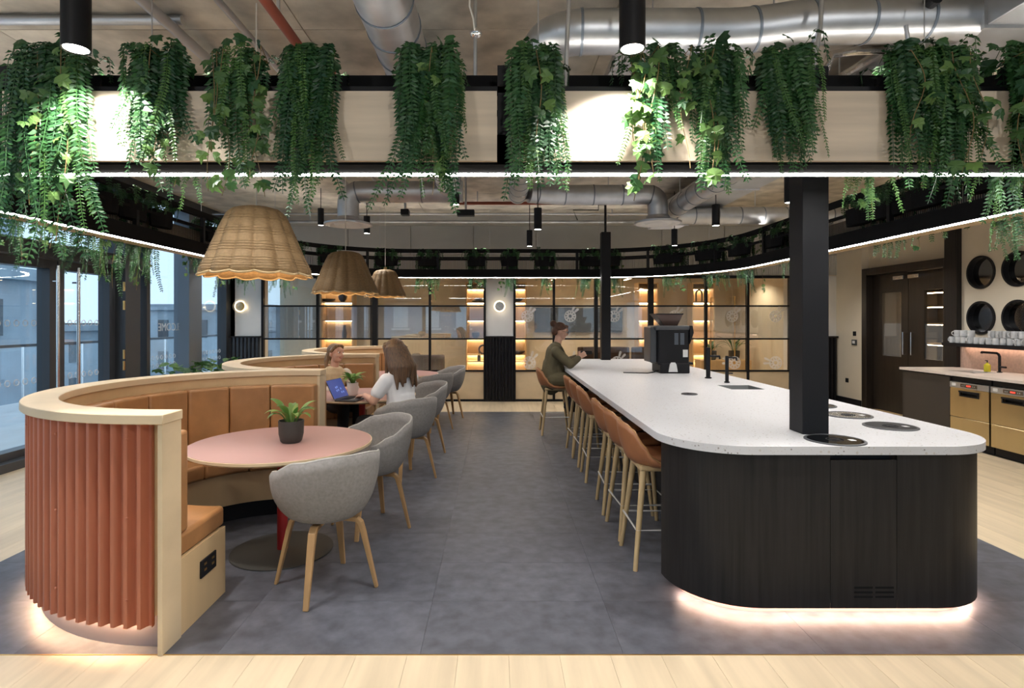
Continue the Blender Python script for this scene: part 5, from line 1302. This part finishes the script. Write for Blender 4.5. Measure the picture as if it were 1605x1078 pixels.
hr = MB(); hr.ell((0, .02, .048), (.090, .106, .086), 18, 12); hr.ell((0, .06, -.03), (.094, .075, .12), 16, 10)
rr = random.Random(4)
for k in range(15):
    a = radians(-30+k*17.1); x0 = .080*cos(a); y0 = .03+.078*sin(a)
    zl = -.24-.15*rr.random(); p0 = (x0, y0, .03); p1 = (x0*1.42, y0+.055+.03*max(0, sin(a)), -.17); p2 = (x0*1.55+rr.uniform(-.03, .03), y0+.075+.02*sin(a), zl)
    if y0 < .01: continue
    cap(hr, p0, p1, .034, .042); cap(hr, p1, p2, .042, .010)
for s in (-1, 1): cap(hr, (s*.07, -.05, .06), (s*.088, .0, -.06), .025, .030); cap(hr, (s*.088, .0, -.06), (s*.11, -.03, -.26), .032, .014)
cap(hr, (-.045, -.066, .082), (.045, -.066, .082), .024, .024)
blob('hair', TR(hr, T), 'hairbrown', pb, .0075, 3)
er = MB().ell((.079, .0, -.035), (.004, .004, .008), 8, 6); mk('earring', TR(er, T), 'brass', pb)
# ---- woman in beige vest in the booth
pa = empty('person', (-1.99, 6.93, 0), face(.72, -.70)); tag(pa, 'smiling woman in a beige knitted vest sitting in the middle booth', 'person')
b = MB(); T = headT((0, -.055, 1.145), radians(14), radians(-4), radians(5))
head_local(b, T); cap(b, (0, -.01, .92), (0, -.04, 1.08), .052, .048)
cap(b, (0, .02, .54), (0, .02, .70), .15, .125, X1, .72); cap(b, (0, .02, .70), (0, 0, .88), .125, .145, X1, .66)
for s in (-1, 1):
    sh, el, wr = (s*.17, .0, .895), (s*.235, -.10, .70), (s*.10, -.30, .765)
    cap(b, sh, el, .05, .042); cap(b, el, wr, .040, .027); hand(b, wr, (-s*.5, -.8, -.05), (0, -.1, 1), (-s, 0, .2), .8)
    cap(b, (s*.09, -.02, .54), (s*.10, -.40, .52), .085, .06); cap(b, (s*.10, -.40, .52), (s*.10, -.36, .10), .056, .04)
blob('body', b, 'skin', pa, .0062, 3)
face_bits(pa, T, smile=True)
j = MB(); cap(j, (0, .02, .56), (0, .02, .73), .168, .150, X1, .80); cap(j, (0, .02, .73), (0, .0, .87), .150, .155, X1, .74); cap(j, (-.115, 0, .895), (-.07, 0, .925), .06, .05); cap(j, (.115, 0, .895), (.07, 0, .925), .06, .05)
blob('vest', j, 'cream', pa, .008, 4)
j = MB(); cap(j, (0, -.005, .86), (0, -.02, .945), .10, .060, X1, .95)
for s in (-1, 1):
    cap(j, (s*.168, 0, .895), (s*.238, -.098, .705), .066, .056); cap(j, (s*.238, -.098, .705), (s*.115, -.28, .762), .052, .040)
blob('blouse', j, 'blouse', pa, .008, 4)
tr_ = MB(); cap(tr_, (0, .02, .535), (0, .02, .58), .16, .155, X1, .8)
for s in (-1, 1):
    cap(tr_, (s*.09, 0, .545), (s*.10, -.40, .53), .10, .073); cap(tr_, (s*.10, -.40, .53), (s*.10, -.36, .12), .072, .055)
blob('trousers', tr_, 'trousers', pa, .009, 3)
for s in (-1, 1): blob('shoe', (lambda m_: (shoe(m_, (s*.10, -.36, .10), (0, -1, 0)), m_)[1])(MB()), 'black', pa, .008, 2)
hr = MB(); hr.ell((0, .028, .048), (.083, .098, .080), 18, 12); hr.ell((0, .07, .0), (.070, .055, .085), 14, 10)
for s in (-1, 1): cap(hr, (s*.05, -.052, .088), (s*.078, .0, .03), .022, .022)
cap(hr, (-.03, -.055, .094), (.03, -.055, .094), .02, .02); cap(hr, (0, .115, .01), (-.03, .13, -.08), .035, .03); cap(hr, (-.03, .13, -.08), (-.05, .11, -.19), .03, .012)
blob('hair', TR(hr, T), 'hairblond', pa, .006, 3)
# ---- laptop
lt = empty('laptop', (-1.61, 5.91, .731), atan2(-.065, .32)*-1*0+radians(-11.5)); tag(lt, 'open laptop with a blue screen on the middle pink table', 'laptop')
mk('base', MB().box(0, .23, -.163, .163, .002, .016), 'greyplastic', lt, bevel=.004)
ky = MB()
for i in range(5):
    for k in range(13): ky.box(.035+i*.02, .052+i*.02, -.145+k*.0225, -.126+k*.0225, .016, .0175)
mk('keyboard', ky, 'black', lt); mk('trackpad', MB().box(.15, .21, -.05, .05, .0158, .0168), 'steel', lt)
sn = mk('lid', MB().box(-.004, .004, -.163, .163, 0, .215), 'greyplastic', lt, loc=(-.004, 0, .014), rot=(0, radians(-27), 0), bevel=.003)
mk('display', MB().box(.0035, .0050, -.157, .157, .008, .209), 'bluescreen', sn)
for y, z in ((-.03, .12), (.0, .125), (-.035, .085), (0, .09), (.06, .10), (.09, .06), (.05, .06)): mk('icon', MB().box(.0048, .0056, y-.011, y+.011, z-.010, z+.010), 'icon', sn)
